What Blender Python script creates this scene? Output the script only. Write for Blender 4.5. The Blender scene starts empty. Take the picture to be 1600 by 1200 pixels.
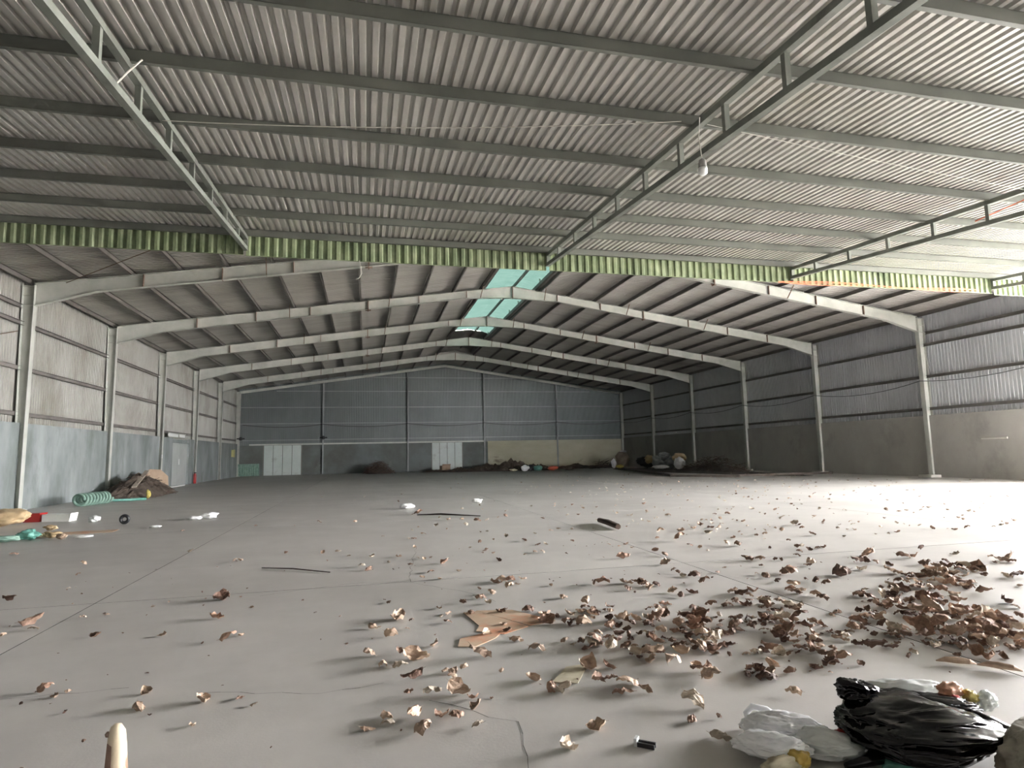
import bpy, bmesh, math, random
from mathutils import Vector, Matrix, noise
R = random.Random(11)
scene = bpy.context.scene
COL = scene.collection

# ------------------------------------------------------------------ camera
cam_d = bpy.data.cameras.new('camera'); cam = bpy.data.objects.new('camera', cam_d); COL.objects.link(cam)
cam_d.sensor_width = 36; cam_d.lens = 954.77/1600*36; cam_d.clip_end = 400; cam_d.clip_start = .05
def cam_matrix(yaw, pit, rol):
    cy, sy, cp, sp, cr, sr = math.cos(yaw), math.sin(yaw), math.cos(pit), math.sin(pit), math.cos(rol), math.sin(rol)
    R1 = Matrix(((cy, -sy, 0), (sy, cy, 0), (0, 0, 1)))
    R2 = Matrix(((1, 0, 0), (0, cp, sp), (0, -sp, cp)))
    R3 = Matrix(((cr, 0, -sr), (0, 1, 0), (sr, 0, cr)))
    return R3 @ R2 @ R1
M_ = cam_matrix(.2358, .1132, .0218)
right, fwd, up = M_[0], M_[1], M_[2]
cam.matrix_world = Matrix(((right[0], up[0], -fwd[0], 10.1544), (right[1], up[1], -fwd[1], 0), (right[2], up[2], -fwd[2], 1.3608), (0, 0, 0, 1)))
scene.camera = cam

# ------------------------------------------------------------------ world, light, exposure
world = bpy.data.worlds.new('overcast_sky'); scene.world = world; world.use_nodes = True
wn = world.node_tree.nodes; wl = world.node_tree.links
bg = wn['Background']; bg.inputs['Color'].default_value = (.98, .985, 1.0, 1); bg.inputs['Strength'].default_value = 12
def portal(loc, rot, sx, sy):                     # portals only guide the sky sampling, they give no light of their own
    l = bpy.data.lights.new('sky_portal', 'AREA'); l.shape = 'RECTANGLE'; l.size = sx; l.size_y = sy; l.cycles.is_portal = True
    o = bpy.data.objects.new('sky_portal', l); COL.objects.link(o); o.location = loc; o.rotation_euler = rot
portal((37.3, 7.4, 3.1), (0, math.pi/2, 0), 6.2, 14.6)
portal((32.6, -9.25, 3.85), (math.pi/2, 0, math.pi), 9, 2.1)
sun_d = bpy.data.lights.new('sun', 'SUN'); sun_d.energy = 8; sun_d.angle = .03; sun_d.color = (1, .98, .96)
sun = bpy.data.objects.new('sun', sun_d); COL.objects.link(sun); sun.location = (60, 0, 30)
sun.rotation_euler = (math.radians(12), math.radians(-28), 0)   # high sun, reaches the yard but not the shed floor
scene.view_settings.view_transform = 'Standard'; scene.view_settings.look = 'None'
scene.view_settings.gamma = 1; scene.view_settings.use_curve_mapping = False
scene.view_settings.exposure = 3.75
scene.cycles.use_denoising = True
scene.cycles.max_bounces = 9; scene.cycles.diffuse_bounces = 6; scene.cycles.glossy_bounces = 3
scene.cycles.transparent_max_bounces = 6; scene.cycles.sample_clamp_indirect = 6
scene.cycles.caustics_reflective = False; scene.cycles.caustics_refractive = False

# ------------------------------------------------------------------ helpers
class MB:
    def __init__(s): s.v = []; s.f = []
    def quad(s, *p):
        n = len(s.v); s.v += [tuple(q) for q in p]; s.f.append(tuple(range(n, n+len(p)))); return s
    def box(s, x0, x1, y0, y1, z0, z1):
        n = len(s.v)
        s.v += [(x0,y0,z0),(x1,y0,z0),(x1,y1,z0),(x0,y1,z0),(x0,y0,z1),(x1,y0,z1),(x1,y1,z1),(x0,y1,z1)]
        s.f += [tuple(n+i for i in f) for f in ((0,3,2,1),(4,5,6,7),(0,1,5,4),(1,2,6,5),(2,3,7,6),(3,0,4,7))]; return s
    def hexa(s, p):                               # eight corners, lower four then upper four
        n = len(s.v); s.v += [tuple(q) for q in p]
        s.f += [tuple(n+i for i in f) for f in ((0,3,2,1),(4,5,6,7),(0,1,5,4),(1,2,6,5),(2,3,7,6),(3,0,4,7))]; return s
    def bar(s, a, b, w, h, upv=(0,0,1)):          # rectangular bar from a to b
        a, b = Vector(a), Vector(b); d = (b-a).normalized(); u = Vector(upv)
        sd = d.cross(u)
        if sd.length < 1e-4: sd = d.cross(Vector((1,0,0)))
        sd.normalize(); u = sd.cross(d).normalized()
        sd *= w/2; u *= h/2
        return s.hexa([a-sd-u, a+sd-u, b+sd-u, b-sd-u, a-sd+u, a+sd+u, b+sd+u, b-sd+u])
    def tube(s, pts, r, n=8, cap=True):
        pts = [Vector(p) for p in pts]; base = len(s.v); m = len(pts)
        rr = r if isinstance(r, (list, tuple)) else [r]*m
        prev = None
        for i, p in enumerate(pts):
            t = (pts[min(i+1, m-1)]-pts[max(i-1, 0)]).normalized()
            if prev is None: a = t.orthogonal().normalized()
            else: a = (prev - t*prev.dot(t)).normalized()
            prev = a; b = t.cross(a)
            for k in range(n):
                q = 2*math.pi*k/n; s.v.append(tuple(p+(a*math.cos(q)+b*math.sin(q))*rr[i]))
        for i in range(m-1):
            for k in range(n):
                s.f.append((base+i*n+k, base+i*n+(k+1) % n, base+(i+1)*n+(k+1) % n, base+(i+1)*n+k))
        if cap:
            s.f.append(tuple(base+k for k in range(n))[::-1]); s.f.append(tuple(base+(m-1)*n+k for k in range(n)))
        return s
    def lathe(s, prof, c=(0,0,0), n=16):          # profile of (radius, z)
        base = len(s.v)
        for r, z in prof:
            for k in range(n):
                q = 2*math.pi*k/n; s.v.append((c[0]+r*math.cos(q), c[1]+r*math.sin(q), c[2]+z))
        for i in range(len(prof)-1):
            for k in range(n):
                s.f.append((base+i*n+k, base+i*n+(k+1) % n, base+(i+1)*n+(k+1) % n, base+(i+1)*n+k))
        s.f.append(tuple(base+k for k in range(n))[::-1]); s.f.append(tuple(base+(len(prof)-1)*n+k for k in range(n)))
        return s
    def mesh(s, name, m=None, smooth=False):
        me = bpy.data.meshes.new(name); me.from_pydata(s.v, [], s.f); me.update()
        if m: me.materials.append(m)
        if smooth: me.polygons.foreach_set('use_smooth', [True]*len(me.polygons))
        return me
def link(name, me, parent=None, loc=None, rot=None, scale=None):
    o = bpy.data.objects.new(name, me); COL.objects.link(o)
    if parent: o.parent = parent
    if loc is not None: o.location = loc
    if rot is not None: o.rotation_euler = rot
    if scale is not None: o.scale = scale
    return o
def part(name, mb, m, parent, smooth=False, label=None, **k):
    o = link(name, mb.mesh(name, m, smooth), parent, **k)
    if label: o['label'] = label
    return o
def tag(o, label=None, cat=None, group=None, kind=None):
    if label: o['label'] = label
    if cat: o['category'] = cat
    if group: o['group'] = group
    if kind: o['kind'] = kind
    return o
def thing(name, label, cat, loc=(0,0,0), rot=(0,0,0), group=None):
    return tag(link(name, None, loc=loc, rot=rot), label, cat, group)
def struct(name, mb=None, m=None, label=None, cat=None):
    o = link(name, mb.mesh(name, m) if mb else None)
    return tag(o, label, cat, kind='structure')

# ------------------------------------------------------------------ materials
def mat(name, c1, c2=None, scale=4, rough=.6, metal=0, bump=0, bscale=None, c3=None, s3=.6, t3=(.55,.7), stretch=(1,1,1), trans=0, detail=5, spec=.5, objrand=0, bdist=.01):
    m = bpy.data.materials.new(name); m.use_nodes = True
    n, l = m.node_tree.nodes, m.node_tree.links; b = n['Principled BSDF']
    b.inputs['Roughness'].default_value = rough; b.inputs['Metallic'].default_value = metal
    b.inputs['Specular IOR Level'].default_value = spec
    tc = n.new('ShaderNodeTexCoord'); geo = n.new('ShaderNodeNewGeometry')
    mp = n.new('ShaderNodeMapping'); l.new(geo.outputs['Position'], mp.inputs['Vector']); mp.inputs['Scale'].default_value = stretch
    vec = mp.outputs['Vector']
    nz = n.new('ShaderNodeTexNoise'); nz.inputs['Scale'].default_value = scale; nz.inputs['Detail'].default_value = detail; nz.inputs['Roughness'].default_value = .6
    l.new(vec, nz.inputs['Vector'])
    rp = n.new('ShaderNodeValToRGB'); rp.color_ramp.elements[0].position = .33; rp.color_ramp.elements[1].position = .67
    rp.color_ramp.elements[0].color = (*c1, 1); rp.color_ramp.elements[1].color = (*(c2 or c1), 1)
    l.new(nz.outputs['Fac'], rp.inputs['Fac']); col = rp.outputs['Color']
    if c3:
        n3 = n.new('ShaderNodeTexNoise'); n3.inputs['Scale'].default_value = s3; n3.inputs['Detail'].default_value = 6; n3.inputs['Roughness'].default_value = .65
        l.new(vec, n3.inputs['Vector'])
        r3 = n.new('ShaderNodeValToRGB'); r3.color_ramp.elements[0].position, r3.color_ramp.elements[1].position = t3
        l.new(n3.outputs['Fac'], r3.inputs['Fac'])
        mx = n.new('ShaderNodeMix'); mx.data_type = 'RGBA'; l.new(r3.outputs['Color'], mx.inputs['Factor'])
        l.new(col, mx.inputs['A']); mx.inputs['B'].default_value = (*c3, 1); col = mx.outputs['Result']
    if objrand:
        oi = n.new('ShaderNodeObjectInfo'); hs = n.new('ShaderNodeHueSaturation'); mr = n.new('ShaderNodeMapRange')
        mr.inputs['To Min'].default_value = 1-objrand; mr.inputs['To Max'].default_value = 1+objrand
        l.new(oi.outputs['Random'], mr.inputs['Value']); l.new(mr.outputs['Result'], hs.inputs['Value']); l.new(col, hs.inputs['Color']); col = hs.outputs['Color']
    l.new(col, b.inputs['Base Color'])
    if bump:
        nb = n.new('ShaderNodeTexNoise'); nb.inputs['Scale'].default_value = bscale or scale*6; nb.inputs['Detail'].default_value = 4
        l.new(vec, nb.inputs['Vector']); bp = n.new('ShaderNodeBump'); bp.inputs['Strength'].default_value = bump; bp.inputs['Distance'].default_value = bdist
        l.new(nb.outputs['Fac'], bp.inputs['Height']); l.new(bp.outputs['Normal'], b.inputs['Normal'])
    if trans:
        tr = n.new('ShaderNodeBsdfTranslucent'); l.new(col, tr.inputs['Color'])
        ms = n.new('ShaderNodeMixShader'); ms.inputs[0].default_value = trans
        l.new(b.outputs[0], ms.inputs[1]); l.new(tr.outputs[0], ms.inputs[2]); l.new(ms.outputs[0], n['Material Output'].inputs['Surface'])
    return m

LEAFDATA = """11.87,3.14,14 12.03,3.65,16 10.50,4.34,17 11.05,2.84,11 10.68,3.66,13 13.10,3.49,15 12.00,3.90,15 14.61,4.20,17 14.06,3.81,16 10.91,4.25,14 10.43,5.41,17 11.14,3.71,12 11.64,3.48,12 11.54,3.85,13 11.79,2.75,9 12.15,3.41,12 12.20,3.86,13 10.40,3.40,10 14.15,3.71,14 14.34,3.65,14 14.06,3.53,13 10.44,3.22,9 12.52,6.08,19 13.30,4.29,14 13.40,4.23,14 12.90,4.30,14 13.15,4.08,14 13.03,3.96,13 13.06,3.67,12 12.67,4.08,13 14.23,3.69,13 14.56,3.75,14 14.36,3.54,13 13.49,3.60,12 11.57,3.38,10 11.27,3.02,9 12.16,3.55,11 12.62,3.51,11 12.46,3.33,11 11.32,4.27,12 11.73,4.25,13 11.83,4.17,13 10.44,3.93,11 10.53,3.66,10 10.54,3.34,9 11.58,4.90,14 12.17,4.74,14 8.77,6.68,17 14.64,3.74,13 14.14,3.52,12 14.42,3.38,12 14.00,3.23,11 12.66,4.61,13 12.57,4.28,12 12.45,4.03,12 12.16,3.44,10 15.10,5.73,18 16.23,6.55,20 16.56,5.42,17 15.03,4.92,15 14.50,4.49,14 14.47,4.18,13 13.89,3.87,12 14.69,4.07,13 14.61,3.96,12 14.73,3.89,12 14.82,3.80,12 14.26,3.83,12 14.44,3.78,12 14.66,3.68,12 14.26,3.54,11 14.57,3.51,11 13.98,3.32,10 17.37,5.75,19 7.38,6.25,14 8.94,3.95,9 9.26,3.96,9 11.23,3.51,9 11.28,3.52,9 11.48,3.54,9 12.81,3.79,11 11.91,3.95,11 12.14,4.13,11 10.27,4.21,10 10.74,3.42,8 12.57,4.88,13 11.84,4.76,12 11.72,4.26,11 14.14,4.96,14 12.75,4.55,12 16.55,5.57,17 14.84,4.13,12 13.89,3.51,10 15.46,4.26,13 10.27,3.33,7 10.62,3.31,8 12.38,4.53,11 12.49,4.21,11 14.63,5.95,16 13.18,3.81,10 12.63,4.41,11 12.55,4.01,10 12.48,4.18,11 12.36,3.90,10 9.15,5.19,11 16.35,5.87,16 15.97,5.47,15 15.03,4.53,12 14.85,4.47,12 13.79,4.09,11 13.94,3.81,10 14.50,3.98,11 14.79,4.05,11 14.76,3.68,10 14.51,3.57,10 14.29,3.46,10 14.75,3.63,10 16.56,5.02,14 11.20,3.55,8 11.65,3.79,9 11.76,2.96,7 11.95,2.78,7 12.80,3.69,9 12.47,3.11,8 10.18,4.48,9 10.38,4.22,9 10.27,3.43,7 11.82,5.06,11 12.00,4.62,10 12.06,3.92,9 14.23,5.36,13 14.09,5.13,13 13.50,4.61,11 13.01,3.43,8 12.64,4.19,10 12.45,3.86,9 10.35,4.94,10 14.75,8.54,20 15.82,6.26,15 16.45,6.26,16 15.84,5.29,13 16.11,5.31,13 15.62,5.03,13 15.02,4.85,12 14.52,4.84,12 14.88,4.55,11 15.04,4.62,12 14.51,4.36,11 14.06,4.16,10 13.98,4.19,10 13.97,3.68,9 15.01,4.09,10 14.88,3.93,10 14.17,3.43,9 14.46,3.70,9 14.09,3.60,9 16.48,5.06,13 8.91,5.92,11 8.28,4.43,8 10.74,3.54,7 10.17,3.32,6 10.71,3.20,6 11.23,4.52,9 12.28,4.30,9 14.14,4.86,11 13.57,5.21,12 13.35,4.89,11 13.67,4.60,10 13.11,4.45,10 13.28,4.04,9 12.49,3.37,7 12.66,4.35,9 12.45,3.95,9 12.36,3.98,9 12.67,4.53,10 12.16,3.60,8 13.71,4.04,9 11.53,5.32,10 14.61,5.97,13 11.57,3.56,7 11.70,3.37,7 12.45,3.48,7 12.51,3.49,7 12.64,3.69,8 15.62,5.59,13 16.41,5.66,13 16.08,5.39,13 16.33,5.43,13 15.79,5.09,12 15.74,4.80,11 15.33,5.05,12 15.38,4.80,11 15.64,4.60,11 15.06,4.35,10 14.70,4.77,11 14.77,4.72,11 14.42,4.55,10 14.55,4.47,10 14.88,4.41,10 14.34,4.14,9 14.53,4.15,9 14.09,4.26,9 13.96,4.01,9 14.38,3.47,8 14.21,3.37,8 13.60,3.59,8 10.64,4.56,8 10.70,4.01,7 10.40,3.71,7 13.36,7.48,15 12.78,6.06,12 13.61,6.16,12 12.05,5.12,10 11.73,4.85,9 11.62,5.12,10 12.40,4.70,9 12.53,4.72,9 11.88,4.19,8 12.19,4.34,8 12.37,4.26,8 11.98,3.95,8 13.10,4.98,10 13.52,5.81,12 13.53,5.32,11 13.58,4.92,10 13.50,4.75,10 13.67,4.83,10 13.31,4.42,9 12.99,4.25,9 13.16,3.98,8 13.30,3.96,8 13.02,3.75,8 13.40,3.85,8 12.86,3.40,7 15.01,5.64,12 6.67,7.37,11 8.90,4.20,7 11.22,5.91,10 11.04,5.37,9 11.05,4.74,8 11.50,6.52,11 11.58,6.62,12 11.67,6.58,12 15.22,7.80,15 15.47,5.83,12 15.69,5.30,11 15.83,5.03,11 15.63,4.90,10 15.80,4.94,10 15.24,4.94,10 14.51,4.71,10 14.68,4.49,9 14.95,4.12,9 16.66,5.05,11 15.15,3.92,8 10.65,4.00,7 10.67,3.88,6 12.10,5.42,9 12.91,5.86,10 12.74,5.14,9 13.17,5.44,10 12.00,5.00,9 12.08,4.81,8 12.33,4.63,8 14.59,5.34,10 14.10,5.24,10 13.75,5.32,10 13.71,4.75,9 13.88,4.41,8 13.19,4.37,8 13.50,4.15,8 13.50,3.88,7 12.19,3.54,6 15.89,6.24,11 16.60,6.25,12 16.69,5.45,11 15.70,5.43,10 16.14,5.21,10 15.64,4.80,9 15.32,4.87,9 14.38,4.39,8 14.17,4.38,8 13.69,4.02,7 17.34,5.66,11 11.13,7.91,12 11.36,6.05,9 10.21,5.19,8 11.29,5.34,8 11.33,14.53,22 14.68,6.77,12 14.84,6.75,12 15.27,6.40,11 7.75,6.28,8 8.10,5.63,8 9.46,3.94,5 10.77,4.04,6 10.96,4.25,6 11.96,5.66,9 12.67,5.78,9 12.88,5.94,10 13.02,5.86,9 13.02,5.36,9 12.22,5.15,8 13.65,6.89,11 12.28,4.75,8 12.39,4.78,8 11.82,4.40,7 11.98,4.39,7 12.03,4.32,7 14.25,5.62,10 13.37,5.04,8 13.09,4.54,8 13.47,4.41,7 12.96,4.44,7 12.75,4.43,7 15.96,5.97,10 17.23,6.73,11 16.66,5.89,10 14.65,3.52,6 15.38,4.13,7 10.11,8.04,10 11.04,5.79,8 11.22,4.77,6 11.59,6.29,9 14.96,9.58,14 15.31,9.55,14 17.49,9.51,15 10.39,4.48,6 13.03,5.55,8 11.94,5.14,7 11.56,4.39,6 12.90,4.95,7 13.20,4.91,7 14.28,5.86,9 14.58,5.48,8 13.60,5.16,8 13.40,4.08,6 13.07,4.19,6 6.49,9.48,11 7.50,6.00,7 9.23,5.28,6 8.39,4.29,5 9.29,3.62,4 8.61,5.48,6 16.36,5.73,8 15.17,5.19,7 14.21,4.28,6 13.71,3.64,5 13.56,3.41,5 17.23,6.26,9 12.02,5.25,6 10.19,7.77,9 10.80,5.64,6 11.25,5.69,7 10.85,5.41,6 10.81,5.15,6 11.69,6.36,7 11.81,6.60,8 15.61,9.17,12 16.00,10.11,13 13.97,7.78,10 14.59,6.37,8 16.87,8.31,11 16.19,7.27,10 15.09,6.22,8 15.98,9.47,12 8.43,4.36,4 10.24,8.76,9 10.90,7.35,8 11.88,9.54,10 13.92,7.43,9 15.92,6.12,8 14.74,5.02,6 13.66,3.70,4 16.20,4.71,6 17.46,6.00,8 4.99,10.95,10 7.34,5.90,5 8.53,9.00,9 9.56,3.81,4 10.99,3.93,4 12.01,6.22,6 13.50,6.19,7 13.94,6.23,7 14.26,5.99,7 14.54,5.58,6 10.77,7.02,7 11.23,4.95,5 10.37,6.00,6 12.56,9.42,9 12.11,12.88,13 12.38,12.55,12 11.81,7.84,8 10.59,8.61,8 15.66,9.73,10 16.28,11.85,12 15.17,7.99,9 14.64,7.79,8 14.99,6.66,7 15.47,7.43,8 16.31,8.69,9 15.85,7.37,8 16.01,7.48,8 15.87,7.16,8 16.03,7.19,8 15.65,7.07,8 15.41,6.81,8 15.64,8.53,9 16.07,8.57,9 11.52,3.80,4 11.28,6.31,5 17.46,11.53,11 14.96,5.05,5 17.13,5.68,6 13.55,6.50,6 13.53,6.37,6 11.91,2.96,3 11.22,7.31,6 10.78,5.34,4 10.26,5.15,4 10.48,5.06,4 11.36,5.43,4 10.53,5.31,4 10.93,10.30,8 10.87,9.40,7 12.04,11.92,9 11.85,12.99,10 11.48,12.02,9 12.41,9.99,8 11.64,9.01,7 13.11,13.19,10 17.01,10.31,9 15.97,9.77,8 15.06,6.64,6 16.17,7.95,7 18.89,11.92,11 18.62,12.38,11 16.14,12.53,10 6.75,8.69,6 7.91,6.36,4 8.22,6.56,5 10.90,8.30,6 10.95,6.94,5 12.23,10.78,7 11.11,10.87,7 11.78,8.64,6 17.04,14.58,11 12.84,5.67,4 12.89,3.32,3 9.14,6.23,4 7.01,7.81,4 10.83,8.38,5 9.94,13.52,8 11.87,8.45,5 10.71,7.96,5 14.62,7.56,5 14.17,6.46,4 7.40,6.95,2"""
SPECIALS = [(8.28, 4.43, 'curled leaf, left one of three near the left edge of the foreground'), (8.4, 4.27, 'curled leaf, nearest one of three near the left edge of the foreground'), (8.44, 4.33, 'curled leaf, right one of three near the left edge of the foreground'), (8.93, 3.96, 'curled leaf with a raised corner just behind the pale stub'), (8.89, 4.2, 'small low leaf behind the curled leaf of the pale stub'), (9.25, 3.97, 'crumpled leaf alone to the right of the pale stub'), (9.47, 3.92, 'small thin leaf, second to the right of the pale stub'), (9.56, 3.79, 'small dark leaf, third to the right of the pale stub'), (9.82, 3.51, 'small leaf alone lowest in the left half of the floor'), (9.14, 5.21, 'broad leaf beside a narrow one, alone left of centre'), (7.38, 6.26, 'leaf lying near the left edge where two floor joints cross'), (9.89, 4.81, 'crumpled leaf alone, left of the leaves around the cardboard'), (9.44, 7.34, 'leaf alone on open floor, left one of a pair left of centre'), (9.7, 6.94, 'leaf alone on open floor, right one of a pair left of centre'), (11.06, 2.85, 'large folded leaf alone at the bottom centre of the floor'), (11.27, 3.03, 'thin leaf behind and right of the large folded leaf at bottom centre'), (12.49, 3.11, 'upright crumpled leaf alone left of the black bin bag'), (11.88, 3.18, 'broad low leaf alone in the foreground right of centre'), (11.77, 2.96, 'pointed leaf in front of the broad low leaf, right of centre'), (11.8, 2.76, 'flat narrow leaf beside the leftmost white bag'), (11.95, 2.78, 'small upright leaf touching the leftmost white bag'), (11.14, 3.72, 'large pale leaf left of the pale yellowish cardboard'), (11.74, 3.42, 'small peaked leaf at the right end of the foreground leaf row'), (10.9, 4.33, 'large tent shaped leaf at the tip of the pointed cardboard strip'), (10.74, 3.48, 'crumpled leaf, lower of two stacked in the left centre foreground'), (10.44, 3.22, 'narrow leaf lowest in the centre left foreground'), (12.86, 3.4, 'cone shaped leaf alone before the right drift'), (12.64, 3.67, 'cone shaped leaf before the pile right of centre'), (10.36, 5.48, 'large ragged leaf with a long shadow left of the cardboard'), (10.4, 4.91, 'brown leaf with a raised tip left of the cardboard')]

M = {}
M['concrete'] = mat('weathered_concrete', (.42,.40,.375), (.50,.48,.45), .9, .45, bump=.25, bscale=60, c3=(.345,.33,.305), s3=.22, t3=(.5,.72), spec=.5, bdist=.003, objrand=.045)
M['groove'] = mat('joint_dirt', (.08,.075,.065), None, 8, .9)
M['yard'] = mat('bright_yard_concrete', (.52,.50,.46), (.6,.58,.54), .5, .8)
M['plaster'] = mat('mottled_grey_render', (.15,.17,.165), (.30,.325,.33), .7, .85, bump=.3, bscale=14, c3=(.12,.14,.125), s3=1.1, t3=(.5,.75), stretch=(1,1,.4))
M['plaster_dark'] = mat('smooth_grey_render', (.32,.305,.285), (.38,.365,.345), .8, .9, bump=.3, bscale=14, c3=(.28,.27,.255), s3=.7, stretch=(1,1,.7))
M['plaster_tan'] = mat('tan_stained_render', (.40,.365,.27), (.48,.45,.35), .5, .9, bump=.3, bscale=14, c3=(.16,.13,.10), s3=.55, t3=(.62,.70), stretch=(.7,1,1.6))
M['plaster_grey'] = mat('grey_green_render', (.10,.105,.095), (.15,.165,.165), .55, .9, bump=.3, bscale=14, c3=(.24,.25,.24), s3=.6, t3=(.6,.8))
M['sheet'] = mat('galvanised_sheet', (.40,.385,.355), (.46,.445,.415), 1.5, .42, metal=.25, bump=.05, bscale=3, c3=(.36,.34,.30), s3=.35)
M['sheet_hall'] = mat('dusty_zinc_sheet', (.30,.285,.265), (.37,.35,.325), 1.2, .55, metal=.15, c3=(.25,.235,.215), s3=.5, stretch=(.3,1.6,1))
M['sheet_left'] = mat('stained_wall_sheet', (.30,.29,.26), (.38,.375,.35), .8, .5, metal=.1, c3=(.19,.175,.14), s3=.5, t3=(.5,.72), stretch=(1,1,.5))
M['sheet_right'] = mat('bluish_wall_sheet', (.45,.46,.48), (.53,.54,.56), 1.0, .45, metal=.15, stretch=(1,1,.4))
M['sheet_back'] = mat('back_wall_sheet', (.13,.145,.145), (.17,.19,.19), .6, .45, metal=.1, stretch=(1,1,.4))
M['steel'] = mat('pale_grey_painted_steel', (.40,.405,.37), (.49,.495,.455), 1.5, .5, c3=(.32,.325,.29), s3=.8, t3=(.55,.8))
M['steel_edge'] = mat('rusty_plate_edge', (.16,.10,.075), (.24,.17,.13), 6, .8)
M['purlin'] = mat('dull_zinc_purlin', (.13,.12,.11), (.19,.175,.16), 1.5, .6, metal=.0)
M['purlin_canopy'] = mat('grey_green_purlin', (.10,.105,.09), (.14,.145,.125), 1.2, .6, metal=.0)
M['truss'] = mat('grey_green_truss_paint', (.12,.13,.11), (.18,.19,.165), 2.5, .55, c3=(.08,.075,.065), s3=1.5)
M['fascia'] = mat('faded_green_sheet', (.16,.20,.10), (.27,.31,.19), 1.8, .6, c3=(.08,.11,.055), s3=1.1, t3=(.45,.7), stretch=(1.5,1,1))
M['edge_rust'] = mat('rust_stain', (.12,.07,.03), (.2,.12,.05), 5, .9)
M['skylight'] = mat('dirty_green_fibreglass', (.0018,.0034,.0028), (.0030,.0048,.0041), 2.5, .5, trans=.8, spec=.0, stretch=(.6,5,1))
M['door'] = mat('pale_green_metal_door', (.44,.49,.47), (.52,.57,.55), 1.2, .5, c3=(.38,.40,.38), s3=1.2)
M['door_grey'] = mat('grey_metal_door', (.36,.38,.37), (.42,.44,.43), 1.2, .5)
M['dark'] = mat('black_rubber', (.015,.015,.017), None, 5, .5)
M['cable'] = mat('grey_cable', (.06,.06,.06), None, 5, .6)
M['white_wire'] = mat('white_wire', (.6,.58,.52), None, 5, .6)
M['orange_wire'] = mat('orange_wire', (.7,.16,.07), None, 5, .6)
M['pedestal'] = mat('pale_concrete_pad', (.52,.51,.47), (.6,.59,.55), 4, .85, bump=.3)
M['soil'] = mat('dark_soil', (.045,.035,.03), (.10,.08,.065), 3, .95, bump=.6, bscale=20)
M['debris'] = mat('brown_rubbish', (.04,.028,.021), (.09,.068,.052), 2.5, .95, bump=.6, bscale=14, c3=(.15,.125,.10), s3=3)
M['twig'] = mat('dry_twigs', (.03,.018,.014), (.07,.045,.034), 3, .9, objrand=.4)
M['wood'] = mat('weathered_board', (.32,.26,.21), (.42,.36,.30), 3, .8, stretch=(1,5,1))
M['card'] = mat('brown_cardboard', (.27,.19,.13), (.34,.25,.18), 3, .85)
M['card_orange'] = mat('stained_cardboard', (.42,.30,.20), (.50,.38,.27), 2.5, .85, c3=(.55,.25,.14), s3=2.4, t3=(.5,.65))
M['card_pale'] = mat('pale_cardboard', (.45,.40,.28), (.52,.47,.35), 5, .85)
M['teal'] = mat('teal_plastic', (.07,.21,.17), (.12,.30,.25), 5, .5)
M['hose'] = mat('green_ribbed_hose', (.13,.22,.18), (.22,.33,.27), 6, .6)
M['red'] = mat('dark_red_plastic', (.30,.02,.02), (.36,.03,.025), 5, .3)
M['white'] = mat('white_board', (.75,.76,.74), None, 5, .5)
M['yellow'] = mat('yellow_plastic', (.42,.34,.07), (.5,.42,.12), 5, .5)
M['yellow_box'] = mat('dull_yellow_box', (.50,.47,.22), None, 5, .6)
M['black_bag'] = mat('black_bin_liner', (.004,.004,.005), None, 5, .15, spec=.4)
M['white_bag'] = mat('white_plastic_bag', (.90,.90,.91), (.93,.93,.94), 5, .3, trans=.22)
M['clear_bag'] = mat('cloudy_plastic_bag', (.74,.76,.74), (.82,.84,.83), 5, .28, trans=.2)
M['sack'] = mat('grey_cement_sack', (.30,.27,.22), (.42,.39,.33), 9, .95, bump=.8, bscale=40, c3=(.36,.17,.09), s3=5, t3=(.66,.74))
M['tan_sack'] = mat('tan_crumpled_sack', (.34,.24,.13), (.46,.35,.21), 6, .8)
M['girt_pale'] = mat('thin_zinc_girt', (.24,.25,.25), (.32,.33,.33), 1, .45)
M['pale_wood'] = mat('peeled_pale_wood', (.48,.40,.28), (.58,.50,.37), 10, .5, c3=(.20,.12,.075), s3=7, t3=(.60,.64), stretch=(1,1,.35))
M['brown_sack'] = mat('brown_bag', (.13,.10,.075), (.19,.15,.115), 3, .8)
M['grey_bag'] = mat('grey_bag', (.22,.23,.24), (.32,.33,.34), 3, .5)
M['lens'] = mat('frosted_lamp', (.75,.76,.74), None, 5, .35)
M['lamp_body'] = mat('grey_lamp_body', (.22,.21,.2), None, 5, .5)
M['wire_rust'] = mat('rusty_bracing_rod', (.14,.09,.06), None, 5, .8)
leaf_m = []
for i, (a, b, d) in enumerate((((.34,.235,.17), (.48,.36,.27), .25), ((.19,.11,.075), (.32,.20,.14), .3), ((.09,.05,.038), (.17,.095,.065), .3), ((.42,.34,.26), (.56,.48,.39), .2))):
    leaf_m.append(mat(('tan', 'brown', 'dark', 'pale')[i]+'_dry_leaf', a, b, 22, .75, objrand=d, bump=.3, bscale=90))

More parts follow.
